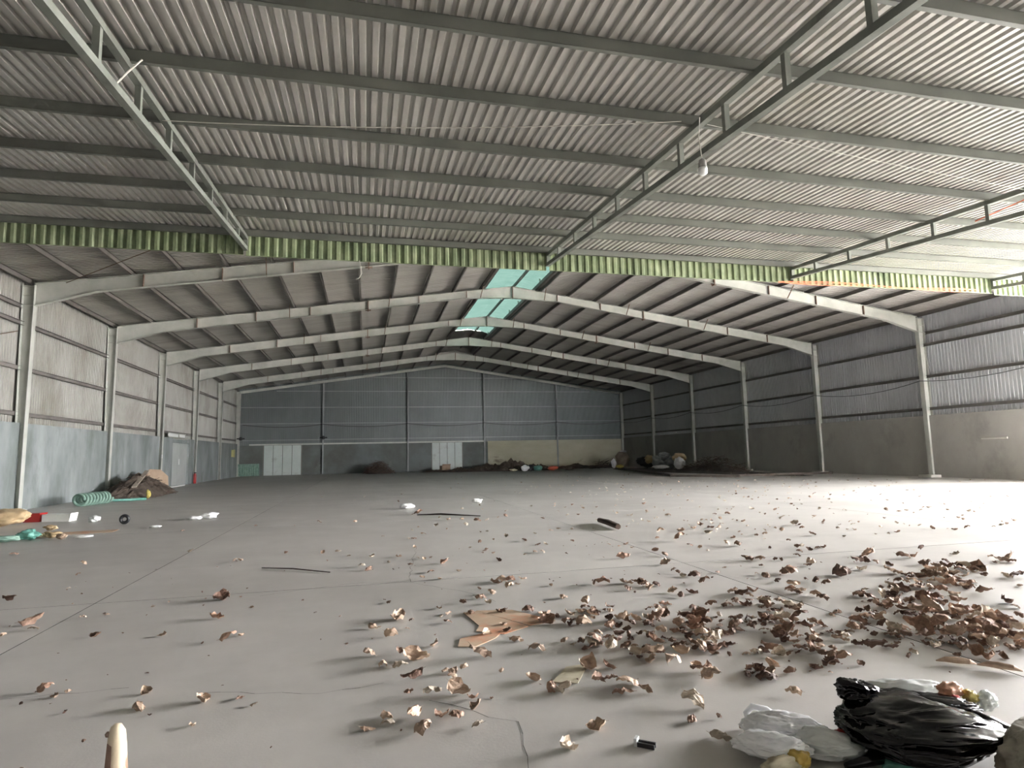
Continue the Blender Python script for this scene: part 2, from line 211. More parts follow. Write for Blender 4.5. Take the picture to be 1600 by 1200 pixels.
# ------------------------------------------------------------------ constants of the building (metres)
W, H, RX, RZ = 33.46, 6.8, 16.87, 9.22
Y0 = 14.72; FR = [21.09+6.37*k for k in range(5)]; YE = 53.12
SL = (RZ-H)/RX; SR = (RZ-H)/(W-RX)
def top(x): return H+SL*x if x <= RX else RZ-SR*(x-RX)
PITCH = .1457; SHW = PITCH*7
def rib_profile(n=7, depth=.03, w=PITCH, crest=.26, side=.10):
    p = []                                         # (u, height), pan at 0, crest at +depth
    for i in range(n):
        u = i*w
        p += [(u, 0), (u+w*(1-crest-2*side), 0), (u+w*(1-crest-side), depth), (u+w*(1-side), depth)]
    p.append((n*w, 0)); return p
PROF = rib_profile()
def rib_sheet(a, b, prof=PROF, ends=None):
    """corrugated sheet, local u along x, ribs along y from a to b, height on z; ends: fn(u)->y of far end"""
    mb = MB()
    for k, (u, h) in enumerate(prof):
        mb.v += [(u, a, h), (u, ends(u) if ends else b, h)]
    for k in range(len(prof)-1): mb.f.append((2*k, 2*k+2, 2*k+3, 2*k+1))
    return mb

# ------------------------------------------------------------------ floor: poured slabs with joints between them
yard = MB().box(-60, 110, -70, 80, -.30, -.06)
struct('ground', yard, M['yard'], 'bright concrete yard outside the shed')
floor = struct('floor', MB().box(-8, 37.2, -9.2, YE+.3, -.25, -.007), M['groove'], 'large dusty grey concrete floor', 'floor')
xs = [-8, -5.1, 1.25, 7.6, 13.9, 20.2, 26.5, 37.2]; ys = [-9.2, -5.9, .5, 6.92, 13.3, 19.7, 26.0, 32.4, 38.8, 45.2, YE+.3]
g = .005
for i in range(len(xs)-1):
    for j in range(len(ys)-1):
        o = part('slab', MB().box(xs[i]+g, xs[i+1]-g, ys[j]+g, ys[j+1]-g, -.007, 0), M['concrete'], floor)
        o.data.materials.append(M['groove'])
        for p in o.data.polygons: p.material_index = 0 if p.normal.z > .5 else 1
def crack(pts, w=.006):
    mb = MB(); r = random.Random(5); path = []
    for a, b in zip(pts[:-1], pts[1:]):
        n = max(2, int((Vector(a)-Vector(b)).length/.12))
        for k in range(n):
            t = k/n; path.append(Vector((a[0]+(b[0]-a[0])*t+r.uniform(-.02, .02), a[1]+(b[1]-a[1])*t+r.uniform(-.02, .02), .0012)))
    for a, b in zip(path[:-1], path[1:]):
        d = (b-a).normalized(); s = Vector((-d.y, d.x, 0))*w*r.uniform(.4, 1)/2
        mb.quad(a-s, a+s, b+s, b-s)
    return mb
for pts in (((10.9,9.5),(10.75,8.2),(10.62,6.92),(11.15,6.2),(11.4,5.6)), ((10.62,6.92),(10.0,7.05),(9.0,6.7)), ((10.5,3.6),(10.9,3.2),(10.85,2.6)), ((7.2,5.1),(7.5,4.4),(8.9,4.3)), ((9.2,4.1),(9.9,3.9),(10.4,3.95))):
    part('crack', crack(pts), M['groove'], floor, label='thin dark crack in the slab')

# ------------------------------------------------------------------ walls
def wall_sheets(parent, m, x, y0, y1, z0, z1, inward):
    n = int(round((y1-y0)/SHW)); w = (y1-y0)/n; prof = rib_profile(7, .032, w/7)
    me = rib_sheet(z0, z1, prof).mesh('wall_sheet', m)
    for k in range(n):
        # local x -> world y, local y -> world z, local z -> outward
        o = link('wall_sheet', me, parent)
        if inward > 0: o.matrix_world = Matrix(((0,0,-1,x), (1,0,0,y0+k*w), (0,1,0,0), (0,0,0,1)))
        else: o.matrix_world = Matrix(((0,0,1,x), (1,0,0,y0+k*w), (0,1,0,0), (0,0,0,1)))
DY0, DY1, DZ = 36.0, 39.1, 2.34
wl_ = struct('wall_left', MB().box(-.12, .15, Y0, DY0, 0, 2.58).box(-.12, .15, DY1, YE, 0, 2.58).box(-.12, .15, DY0, DY1, DZ, 2.52), M['plaster'], 'long mottled grey rendered dado wall under stained pale metal sheeting, left side', 'wall')
wall_sheets(wl_, M['sheet_left'], -.05, Y0, YE+.25, 2.5, 7.02, 1)
wr_ = struct('wall_right', MB().box(33.36, 33.6, Y0, YE, 0, 2.58), M['plaster_dark'], 'smooth dark grey rendered dado wall under ribbed metal sheeting, right side', 'wall')
wall_sheets(wr_, M['sheet_right'], W+.06, Y0, YE+.25, 2.5, 7.02, -1)
D1, D2 = (2.1, 5.0), (15.7, 18.35)
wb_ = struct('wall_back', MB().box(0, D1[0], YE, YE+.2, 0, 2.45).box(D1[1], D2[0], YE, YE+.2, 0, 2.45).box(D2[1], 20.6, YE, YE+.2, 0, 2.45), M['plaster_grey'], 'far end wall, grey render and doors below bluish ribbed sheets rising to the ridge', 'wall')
part('tan_render', MB().box(20.6, W, YE-.03, YE+.2, 0, 2.5), M['plaster_tan'], wb_, label='tan stained render on the right part of the far wall')
nb = 34; wb = (W+.3)/nb; pf = rib_profile(7, .03, wb/7)
for k in range(nb):
    x0 = -.15+k*wb
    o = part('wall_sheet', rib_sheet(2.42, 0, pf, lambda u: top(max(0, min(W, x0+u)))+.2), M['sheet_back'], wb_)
    o.matrix_world = Matrix(((1,0,0,x0), (0,0,1,YE+.08), (0,1,0,0), (0,0,0,1)))
part('ledge_rail', MB().box(1.0, 20.3, YE-.10, YE+.05, 2.44, 2.56), M['steel'], wb_, label='bright steel rail above the doors of the far wall')
# front gable over the opening (faces outdoors, closes the hall above the canopy)
struct('wall_front', MB().quad((0,Y0+.17,6.3), (W,Y0+.17,6.3), (W,Y0+.17,top(W)+.3), (RX,Y0+.17,RZ+.95), (0,Y0+.17,top(0)+.3)).box(-7.3, 0, Y0+.13, Y0+.25, 0, 6.66).box(W, 37.2, Y0+.13, Y0+.25, 6.1, 6.66), M['sheet_hall'], 'metal sheeting over the wide opening between canopy and hall')
struct('wall_side', MB().box(-7.5, -7.3, -9.2, Y0+.2, 0, 6.6), M['plaster_dark'], 'side wall of the canopy')
struct('wall_rear', MB().box(-7.5, 28, -9.35, -9.15, 0, 5.2).box(28, 37.2, -9.35, -9.15, 0, 2.8), M['plaster_dark'], 'unseen wall behind the viewpoint, its right opening shaped to admit sky light')  # out of view; high opening on the right shaped to let sky light in

struct('wall_sky_block', MB().box(50, 50.3, -25, 60, 0, 3.6), M['plaster_dark'], 'unseen wall added outside the open right side to block low sky light')  # unseen, added to cut the low sky light reaching the left side
struct('wall_side.001', MB().box(37.2, 37.35, -9.3, .2, 0, 5.6), M['plaster_dark'], 'unseen wall added to shut out light at the near end of the open right side')  # unseen, added so side light enters only ahead of the camera

# doors
def folding_door(name, x0, x1, z1, label):
    d = struct(name, None, None, label, 'door')
    w = (x1-x0)/4
    for k in range(4):
        mb = MB().box(x0+k*w+.02, x0+(k+1)*w-.02, YE+.03, YE+.07, .02, z1)
        for zz in (.05, z1*.45, z1-.1): mb.box(x0+k*w+.05, x0+(k+1)*w-.05, YE+.012, YE+.03, zz, zz+.05)
        part('door_panel', mb, M['door'], d)
    part('back_plate', MB().box(x0, x1, YE+.08, YE+.11, 0, z1+.03), M['groove'], d)
    part('door_frame', MB().box(x0-.06, x0, YE-.02, YE+.1, 0, z1+.02).box(x1, x1+.06, YE-.02, YE+.1, 0, z1+.02), M['purlin'], d)
    part('door_handle', MB().box((x0+x1)/2+.05, (x0+x1)/2+.09, YE-.03, YE+.02, 1.0, 1.25), M['steel'], d)
folding_door('door_1', *D1, 2.42, 'pale green metal folding door in the far wall, left of the two')
folding_door('door_2', *D2, 2.42, 'pale green metal folding door in the far wall, right of the two')
d3 = struct('door_3', None, None, 'grey metal double door in the left wall beyond the brush heap', 'door')
for k in range(2):
    y = DY0+k*1.55
    part('door_panel', MB().box(.0, .02, y, y+1.56, 0, DZ).box(.02, .06, y+.015, y+1.53, .07, DZ-.02).box(.06, .075, y+.1, y+1.45, 1.0, 1.03), M['door_grey'], d3)
part('door_handle', MB().box(.075, .11, DY0+1.42, DY0+1.47, 1.15, 1.45), M['white'], d3, label='bright metal door handle')
w1 = struct('window_1', None, None, 'narrow gap above the grey door in the left wall, its daylight painted white', 'window')
part('window_frame', MB().box(.13, .2, 35.1, 38.2, 2.60, 2.64).box(.13, .2, 35.1, 38.2, 2.80, 2.84).box(.13, .2, 36.9, 36.95, 2.64, 2.80), M['steel'], w1)
part('daylight_panel', MB().box(.15, .16, 35.12, 38.18, 2.64, 2.80), M['white'], w1)  # opaque white panel stands in for daylight in the slit

# ------------------------------------------------------------------ hall roof
YM = FR[4]                                         # the raised ridge cover ends at the fifth frame
HW = 1.25                                          # half width of the open ridge slot
ceil_ = struct('ceiling', None, None, 'pitched ribbed metal roof of the hall seen from below', 'ceiling')
nr = 38; ry0 = Y0+.1; wr2 = (YE+.3-ry0)/nr; pr2 = rib_profile(7, .03, wr2/7)
LIFT = .19
for side in (0, 1):
    xe, ang = (0, math.atan(SL)) if side == 0 else (W, math.atan(SR))
    L_full = math.hypot(RX, RZ-H) if side == 0 else math.hypot(W-RX, RZ-H)
    for cut in (1, 0):
        me = rib_sheet(-.15, L_full-(HW/math.cos(ang) if cut else -.02), pr2).mesh('roof_sheet', M['sheet_hall'])
        for k in range(nr):
            y = ry0+k*wr2
            if (y+wr2/2 < YM) != bool(cut): continue
            o = link('roof_sheet', me, ceil_)
            c, s = math.cos(ang), math.sin(ang); sg = 1 if side == 0 else -1
            o.matrix_world = Matrix(((0, sg*c, -sg*s, xe), (1, 0, 0, y), (0, s, c, H+LIFT), (0, 0, 0, 1)))
# ridge monitor
zc = RZ+.42
rm = tag(link('ridge_skylight', None), 'pale green translucent raised cover along the ridge of the hall roof', 'skylight')
nm = int((FR[3]-Y0)/1.02)+1
for side in (-1, 1):
    for k in range(nm):
        y0_ = Y0+.15+k*(FR[3]-Y0-.15)/nm; y1_ = y0_+(FR[3]-Y0-.15)/nm
        mb = MB(); n = 14
        for i in range(n+1):
            yy = y0_+(y1_-y0_)*i/n; hh = .012*(i % 2)
            mb.v += [(RX, yy, zc+.12+hh), (RX+side*.85, yy, zc+.03+hh), (RX+side*1.55, yy, zc-.18+hh)]
        for i in range(n):
            for q in range(2): mb.f.append((3*i+q, 3*i+q+1, 3*i+q+4, 3*i+q+3))
        part('skylight_sheet', mb, M['skylight'], rm)
    part('side_sheet', MB().quad((RX+side*1.5, Y0+.15, RZ-.05), (RX+side*1.5, FR[3], RZ-.05), (RX+side*1.5, FR[3], zc-.15), (RX+side*1.5, Y0+.15, zc-.15)), M['skylight'], rm)
rm2 = tag(link('ridge_cover', None), 'grey metal raised cover on the ridge beyond the green skylight', 'ridge cover')
for side in (-1, 1):
    mb = MB(); n = 60
    for i in range(n+1):
        yy = FR[3]-.12+(YM-FR[3]+.42)*i/n; hh = .02*(i % 2)-.03*(i < 3)
        mb.v += [(RX, yy, zc+.12+hh), (RX+side*.85, yy, zc+.03+hh), (RX+side*1.55, yy, zc-.18+hh)]
    for i in range(n):
        for q in range(2): mb.f.append((3*i+q, 3*i+q+1, 3*i+q+4, 3*i+q+3))
    part('cover_sheet', mb, M['sheet_hall'], rm2)
    part('side_sheet', MB().quad((RX+side*1.5, FR[3], RZ-.05), (RX+side*1.5, YM+.3, RZ-.05), (RX+side*1.5, YM+.3, zc-.15), (RX+side*1.5, FR[3], zc-.15)), M['sheet_hall'], rm2)
part('end_sheet', MB().quad((RX-1.5, YM+.28, RZ-.3), (RX+1.5, YM+.28, RZ-.3), (RX+1.55, YM+.28, zc-.16), (RX+.85, YM+.28, zc+.045), (RX, YM+.28, zc+.14), (RX-.85, YM+.28, zc+.045), (RX-1.55, YM+.28, zc-.16)), M['sheet_hall'], rm2)
part('end_sheet', MB().quad((RX-1.5, Y0+.17, RZ-.3), (RX+1.5, Y0+.17, RZ-.3), (RX+1.55, Y0+.17, zc-.16), (RX+.85, Y0+.17, zc+.045), (RX, Y0+.17, zc+.14), (RX-.85, Y0+.17, zc+.045), (RX-1.55, Y0+.17, zc-.16)), M['sheet_hall'], rm)
for side in (-1, 1):
    part('side_purlin', MB().box(RX+side*HW-.05, RX+side*HW+.05, Y0+.15, YM, RZ-.02, RZ+.14), M['purlin'], rm)
part('ridge_purlin', MB().box(RX+.38, RX+.46, Y0+.15, YM, zc-.06, zc+.06), M['purlin'], rm)
for k in range(14):
    yy = 16.5+k*2.12
    for side in (-1, 1):
        part('post', MB().box(RX+side*(HW+.02)-.03, RX+side*(HW+.02)+.03, yy, yy+.06, RZ+.02, zc-.08), M['steel'], rm)

# portal frames
STN = [2.2, 4.4, 9.1, 11.3, 13.6]
ORD = ['nearest', 'second', 'third', 'fourth', 'fifth']
def tapered_depth(t):                              # rafter depth against distance from the ridge
    if t < 2.2: return .56-.23*t/2.2
    e = RX-.3-t
    if e < 1.7: return .42+.28*(1-max(e, 0)/1.7)
    return .33+.09*min(1, (t-2.2)/9)
def rafter(y, label):
    t = thing('roof_rafter', label, 'steel beam', (RX, y, 0), group='portal frame rafters of the hall')
    for sgn in (-1, 1):
        half = (RX if sgn < 0 else W-RX)-.30
        st = sorted(set([0, 1.1, 2.2, 6.6, half-1.7, half]))
        ztop = lambda d: top(RX+sgn*d)-.0
        web = MB(); tf = MB(); bf = MB()
        for a, b in zip(st[:-1], st[1:]):
            za, zb, da, db = ztop(a), ztop(b), tapered_depth(a), tapered_depth(b)
            web.hexa([(sgn*a,-.006,za-da), (sgn*b,-.006,zb-db), (sgn*b,.006,zb-db), (sgn*a,.006,za-da), (sgn*a,-.006,za), (sgn*b,-.006,zb), (sgn*b,.006,zb), (sgn*a,.006,za)])
            tf.hexa([(sgn*a,-.09,za-.014), (sgn*b,-.09,zb-.014), (sgn*b,.09,zb-.014), (sgn*a,.09,za-.014), (sgn*a,-.09,za), (sgn*b,-.09,zb), (sgn*b,.09,zb), (sgn*a,.09,za)])
            bf.hexa([(sgn*a,-.09,za-da-.014), (sgn*b,-.09,zb-db-.014), (sgn*b,.09,zb-db-.014), (sgn*a,.09,za-da-.014), (sgn*a,-.09,za-da), (sgn*b,-.09,zb-db), (sgn*b,.09,zb-db), (sgn*a,.09,za-da)])
        wo = part('web_plate', web, M['steel'], t); part('top_flange', tf, M['steel'], t); part('bottom_flange', bf, M['steel'], t)
        for s in STN:
            if s > half: continue
            z = ztop(s); part('stiffener', MB().box(sgn*s-.012, sgn*s+.012, -.085, .085, z-tapered_depth(s), z-.01), M['steel_edge'], wo)
        z = ztop(6.65); part('splice_plate', MB().box(sgn*6.65-.02, sgn*6.65+.02, -.1, .1, z-.46, z+.0).box(sgn*6.65-.12, sgn*6.65+.12, -.008, .008, z-.44, z-.34), M['steel_edge'], t)
        for s in (1.55, 5.75, 9.95):
            z = ztop(s)
            part('flange_brace', MB().bar((sgn*s, -.02, z-tapered_depth(s)+.0), (sgn*(s-.05), -.55, z+.05), .03, .03), M['steel_edge'], t)
    part('ridge_plate', MB().box(-.018, .018, -.1, .1, RZ-.58, RZ), M['steel_edge'], t)
    return t
for k in range(5):
    rafter(FR[k], f'pale steel portal rafter spanning the hall, {ORD[k]} from the opening' if k else 'pale steel portal rafter nearest the opening, its ridge hidden behind the green fascia')
gr = thing('gable_rafter', 'slim pale rafter lying against the far gable wall', 'steel beam', (RX, YE-.1, 0))
for sgn, half in ((-1, RX-.2), (1, W-RX-.2)):
    za, zb = RZ, top(RX+sgn*half)
    part('flange', MB().hexa([(0,-.08,za-.2), (sgn*half,-.08,zb-.2), (sgn*half,.06,zb-.2), (0,.06,za-.2), (0,-.08,za), (sgn*half,-.08,zb), (sgn*half,.06,zb), (0,.06,za)]), M['steel'], gr)

def column(y, left, label, gable=False):
    x = 0 if left else W
    t = thing('steel_column', label, 'column', (x, y, 0), group='steel columns of the hall')
    s = 1 if left else -1
    # web tapered towards the foot, flanges on both faces
    it, ib = (.32, .28) if left else (.30, .28)
    ot, ob = 0.0, (.10 if left else 0.0)
    zt = 6.78
    xo = lambda z: s*(ob+(ot-ob)*z/zt); xi = lambda z: s*(ib+(it-ib)*z/zt)
    wo = part('web_plate', MB().hexa([(xo(.05),-.006,.05), (xi(.05),-.006,.05), (xi(.05),.006,.05), (xo(.05),.006,.05), (xo(zt),-.006,zt), (xi(zt),-.006,zt), (xi(zt),.006,zt), (xo(zt),.006,zt)]), M['steel'], t)
    for nm_, xf in (('outer_flange', xo), ('inner_flange', xi)):
        part(nm_, MB().hexa([(xf(.05)-.008,-.1,.05), (xf(.05)+.008,-.1,.05), (xf(.05)+.008,.1,.05), (xf(.05)-.008,.1,.05), (xf(zt)-.008,-.1,zt), (xf(zt)+.008,-.1,zt), (xf(zt)+.008,.1,zt), (xf(zt)-.008,.1,zt)]), M['steel'], t)
    for z in ((6.15, 6.45, 6.74) if not gable else (6.7,)):
        part('stiffener', MB().box(min(xo(z), xi(z)), max(xo(z), xi(z)), -.09, .09, z, z+.012), M['steel'], wo)
    part('base_plate', MB().box(min(s*.0, s*.34), max(s*.0, s*.34), -.15, .15, .03, .05), M['steel'], t)
    if left: part('footing', MB().box(-.02, .38, -.2, .2, 0, .03), M['pedestal'], t)
    else: part('footing', MB().box(-.62, .0, -.3, .3, 0, .10), M['pedestal'], t, label='low pale concrete footing pad')
for k in range(5):
    column(FR[k], True, f'grey steel column on the left wall, {ORD[k]} from the opening')
    column(FR[k], False, f'pale steel column on the right wall, {ORD[k]} from the opening')
column(YE-.25, True, 'steel corner column where left and far walls meet', True)
column(YE-.25, False, 'steel corner column where right and far walls meet', True)
for i, x in enumerate((6.7, 13.65, 20.3, 27.0)):
    t = thing('gable_column', ['dark slim post on the far wall, right of the left folding door', 'dark slim post on the far wall, left of the right folding door', 'dark slim post on the far wall, right of the right folding door', 'dark slim post on the far wall, nearest the right corner'][i], 'column', (x, YE-.12, 0), group='posts of the far gable')
    part('flange', MB().box(-.05, .05, -.1, -.09, 0, top(x)-.2).box(-.05, .05, .06, .07, 0, top(x)-.2), M['girt_pale'], t)
    part('web_plate', MB().box(-.006, .006, -.09, .06, 0, top(x)-.2), M['purlin'], t)

# purlins (C sections), each one a thing
def c_section(length, h, f, th=.006):              # along local y, open side +x
    return MB().box(0, th, 0, length, 0, h).box(0, f, 0, length, 0, th).box(0, f, 0, length, h-th, h)
NUM = ['first', 'second', 'third', 'fourth', 'fifth', 'sixth', 'seventh', 'eighth', 'ninth', 'tenth', 'eleventh', 'twelfth', 'thirteenth']
pm = c_section(YE-Y0-.2, .16, .06).mesh('purlin', M['purlin'])
for side in (0, 1):
    n = 12
    for k in range(n):
        half = RX if side == 0 else W-RX
        d = 1.45+k*(half-1.45-.12)/(n-1)
        x = RX-d if side == 0 else RX+d
        o = link('purlin', pm, loc=(x, Y0+.15, top(x)+.012), rot=(0, 0, 0))
        if side == 1: o.scale = (-1, 1, 1)
        where = 'at the eaves' if k == n-1 else f'{NUM[k]} down from the ridge'
        tag(o, f"dark steel purlin under the hall roof's {'left' if side == 0 else 'right'} slope, {where}", 'purlin', f"purlins of the {'left' if side == 0 else 'right'} roof slope")
# girts
gm = c_section(YE-Y0-.2, .12, .07).mesh('girt', M['purlin'])
for side, nm_ in ((0, 'left'), (1, 'right')):
    for k, z in enumerate((2.80, 4.17, 5.53)):
        o = link('wall_girt', gm, loc=(.015 if side == 0 else W-.015, Y0+.15, z)); o.scale = (1 if side == 0 else -1, 1, 1)
        tag(o, f'long steel girt along the {nm_} wall, {["lowest", "middle", "upper"][k]} of the three full length rails', 'girt', f'girts of the {nm_} wall')
    mb = c_section(FR[0]-Y0-.3, .12, .07)
    o = part('wall_girt', mb, M['purlin'], None, loc=(.015 if side == 0 else W-.015, Y0+.15, 6.03)); o.scale = (1 if side == 0 else -1, 1, 1)
    tag(o, f'short steel girt high on the {nm_} wall, only in the bay nearest the opening', 'girt', f'girts of the {nm_} wall')
for k, (z, x0, x1) in enumerate(((2.82, .2, W-.2), (4.17, .2, W-.2), (5.5, .2, W-.2), (6.85, 3, W-3.2), (8.05, 9.5, W-9.5))):
    o = part('wall_girt', MB().box(x0, x1, YE-.03, YE-.024, z, z+.06).box(x0, x1, YE-.03, YE+.03, z, z+.006).box(x0, x1, YE-.03, YE+.03, z+.054, z+.06), M['girt_pale'], None)
    tag(o, f'thin horizontal girt across the far wall, {NUM[k]} up from the doors', 'girt', 'girts of the far wall')
# bracing rods near the opening
for nm_, a, b in (('left roof slope', (1.2, FR[0]-.2, 6.85), (8.6, Y0+.5, 7.9)), ('left wall', (.06, FR[0]-.3, 5.3), (.06, Y0+.4, 3.6))):
    tag(part('bracing_rod', MB().tube([a, b], .012, 6), M['wire_rust'], None), f'thin rusty diagonal bracing rod on the {nm_} near the opening', 'rod')

# ------------------------------------------------------------------ canopy
CS = .070; CZ = 6.47                                # roof plane (top chord centre) z = CZ + CS*(y-Y0)
def cz(y): return CZ+CS*(y-Y0)
YF = -9.1
canopy = struct('ceiling.001', None, None, 'ribbed metal roof of the open canopy overhead, seen from below', 'ceiling')
Lc = (Y0+.2-YF)/math.cos(math.atan(CS)); me = rib_sheet(-.05, Lc, PROF).mesh('roof_sheet', M['sheet'])
me2 = rib_sheet(-.05, Lc, rib_profile(7, .042, PITCH, .30, .12)).mesh('roof_sheet', M['sheet'])
c_, s_ = math.cos(math.atan(CS)), math.sin(math.atan(CS))
for k in range(45):
    o = link('roof_sheet', me2, canopy); x = -7.4+k*(SHW-.0015)
    o.matrix_world = Matrix(((1, 0, 0, x), (0, c_, -s_, YF), (0, s_, c_, cz(YF)+.17), (0, 0, 0, 1)))
TX = [.13, 7.43, 14.72, 22.02, 29.31, 36.6]
tn = ['leftmost canopy truss, above the left end of the fascia', 'pale canopy truss on the left, running back to the green fascia', 'dark canopy truss right of centre, with a lamp hanging beside it', 'canopy truss on the right, third from the left of those in view', 'rightmost canopy truss in view, at the end of the fascia', 'edge truss on the open right side of the canopy']
for x, lb in zip(TX, tn):
    t = thing('canopy_truss', 'grey steel '+lb, 'truss', (x, 0, 0), group='canopy trusses')
    zb = lambda y: 6.20+.098*(y-Y0)
    ya = YF+.2
    part('top_chord', MB().bar((0, ya, cz(ya)-.02), (0, Y0, cz(Y0)-.02), .09, .09), M['truss'], t)
    part('bottom_chord', MB().bar((0, ya, max(zb(ya), 3.9)), (0, Y0, zb(Y0)), .09, .09), M['truss'], t)
    y = 13.77
    while y > ya:
        part('post', MB().box(-.035, .035, y-.035, y+.035, zb(y)+.02, cz(y)-.04), M['truss'], t); y -= 1.18
    if x > .2: part('end_post', MB().box(-.05, .05, Y0-.06, Y0+.02, zb(Y0)-.05, cz(Y0)+.02), M['truss'], t)
# canopy purlins
yy = Y0-.10; k = 0
spots = [14.58, 13.08, 11.72, 10.36, 8.95, 7.42]
while spots[-1] > YF+1: spots.append(spots[-1]-1.42)
pl = 44.6
pmc = MB().box(0, pl, 0, .006, 0, .15).box(0, pl, 0, .06, 0, .006).box(0, pl, 0, .06, .144, .15).mesh('canopy_purlin', M['purlin_canopy'])
for k, y in enumerate(spots):
    o = link('canopy_purlin', pmc, loc=(-7.3, y, cz(y)+.012))
    tag(o, 'steel purlin across the canopy, ' + ('just above the green fascia' if k == 0 else f'{(NUM+["fourteenth","fifteenth","sixteenth","seventeenth","eighteenth"])[k]} out from the green fascia'), 'purlin', 'canopy purlins')
# fascia
def fascia(x0, x1, dy, label, zb=6.06):
    t = thing('fascia_panel', label, 'fascia', (x0, Y0+dy, 0), group='green fascia sheets')
    n = max(1, round((x1-x0)/1.15)); w = (x1-x0)/n; pf = rib_profile(6, .045, w/6, .34, .16)
    me = rib_sheet(zb, 6.56, pf).mesh('fascia_sheet', M['fascia'])
    for k in range(n):
        o = link('fascia_sheet', me, t); o.matrix_local = Matrix(((1,0,0,k*w), (0,0,1,0), (0,1,0,0), (0,0,0,1)))
    part('edge_angle', MB().box(0, x1-x0, .0, .03, zb-.012, zb), M['fascia'], t)
fascia(-7.2, 7.36, .10, 'green ribbed fascia left of the pale truss', 6.10)
fascia(7.44, 14.66, -.02, 'green ribbed fascia between the pale truss and the dark truss', 6.04)
fascia(14.76, 21.97, .02, 'green ribbed fascia between the dark truss and the next truss right', 6.06)
fascia(22.07, 29.26, .02, 'green ribbed fascia on the right with orange wires under it', 6.04)
fascia(29.36, 36.8, .02, 'green ribbed fascia at the far right edge of view', 6.00)

# cables and lamps
def sag(a, b, s, n=10): 
    a, b = Vector(a), Vector(b); return [a.lerp(b, i/n)-Vector((0, 0, s*4*(i/n)*(1-i/n))) for i in range(n+1)]
for k in range(5):
    b = FR[k+1] if k < 4 else YE-.3
    tag(part('wall_cable', MB().tube(sag((33.08, FR[k], 4.05), (33.08, b, 4.05), .28-.02*k), .016, 6), M['cable'], None), f'dark cable sagging along the right wall between columns, {NUM[k]} span from the opening', 'cable', 'cable spans on the right wall')
tag(part('wall_cable', MB().tube(sag((33.08, Y0+.5, 4.3), (33.08, FR[0], 4.05), .25), .016, 6), M['cable'], None), 'dark cable crossing the brightly lit bay of the right wall', 'cable', 'cable spans on the right wall')
gx = [.5, 6.7, 13.65, 20.3, 27.0, 33.1]
for k in range(5):
    tag(part('wall_cable', MB().tube(sag((gx[k], YE-.26, 4.1), (gx[k+1], YE-.26, 4.1), .22), .03, 6), M['cable'], None), f'dark cable sagging across the far wall, {NUM[k]} span from the left corner', 'cable', 'cable spans on the far wall')
tag(part('canopy_wire', MB().tube(sag((7.43, 8.75, 5.98), (14.4, 7.25, 5.90), .10, 30), .007, 5), M['white_wire'], None), 'thin white electric wire strung under the canopy between two trusses', 'wire')
tag(part('canopy_wire', MB().tube(sag((14.8, 7.25, 5.90), (22.0, 8.3, 5.99), .03, 30), .004, 5), M['white_wire'], None), 'thin electric wire under the canopy right of the dark truss', 'wire')
ow = MB()
for a in (0, .06, .1): ow.tube([(21.5+i*.65, Y0-.08, 6.02+a*.5-.035*math.sin(i*.9+a*20)-.012*i*0) for i in range(12)], .009, 5)
tag(part('orange_wire', ow, M['orange_wire'], None), 'loose orange wires along the lower edge of the right fascia', 'wire')
tag(part('red_rod', MB().tube([(22.0, 9.3, 5.78), (22.0, 7.9, 5.85), (22.0, 6.4, 5.75)], .012, 5), M['orange_wire'], None), 'thin red wire inside the canopy truss on the right', 'wire')
def lamp(p, zt, label, tilt=None):
    t = thing('hanging_lamp', label, 'lamp', p)
    part('cord', MB().tube([(0, 0, .12), (-.02, .02, (zt-p[2])*.6), (0, 0, zt-p[2])], .006, 5), M['white_wire'], t)
    part('lamp_body', MB().lathe([(.02, .13), (.045, .11), (.055, .02), (.06, 0)], n=16), M['lamp_body'], t, True)
    part('lamp_globe', MB().lathe([(.06, 0), (.064, -.04), (.058, -.075), (.035, -.095), (.004, -.10)], n=16), M['lens'], t, True)
lamp((14.52, 6.98, 5.10), 5.82, 'round white lamp hanging on a cord beside the dark canopy truss')
t = thing('hanging_lamp', 'small pale lamp on an arm at the pale canopy truss on the left', 'lamp', (7.36, 7.30, 5.52))
part('lamp_globe', MB().lathe([(.02, .05), (.045, .02), (.045, -.02), (.02, -.05)], n=12), M['lens'], t, True)
part('arm', MB().tube([(.0, .0, .03), (0.150, -0.021, 0.220), (0.300, -0.042, 0.380)], .011, 6), M['white_wire'], t)
tag(part('dangling_wire', MB().tube([(9.98,Y0-.04,6.04), (10.02,Y0-.04,5.9), (10.03,Y0-.03,5.72), (9.98,Y0-.02,5.62), (9.9,Y0,5.58)], .007, 5), M['white_wire'], None), 'short loose wire dangling from the middle of the fascia', 'wire')

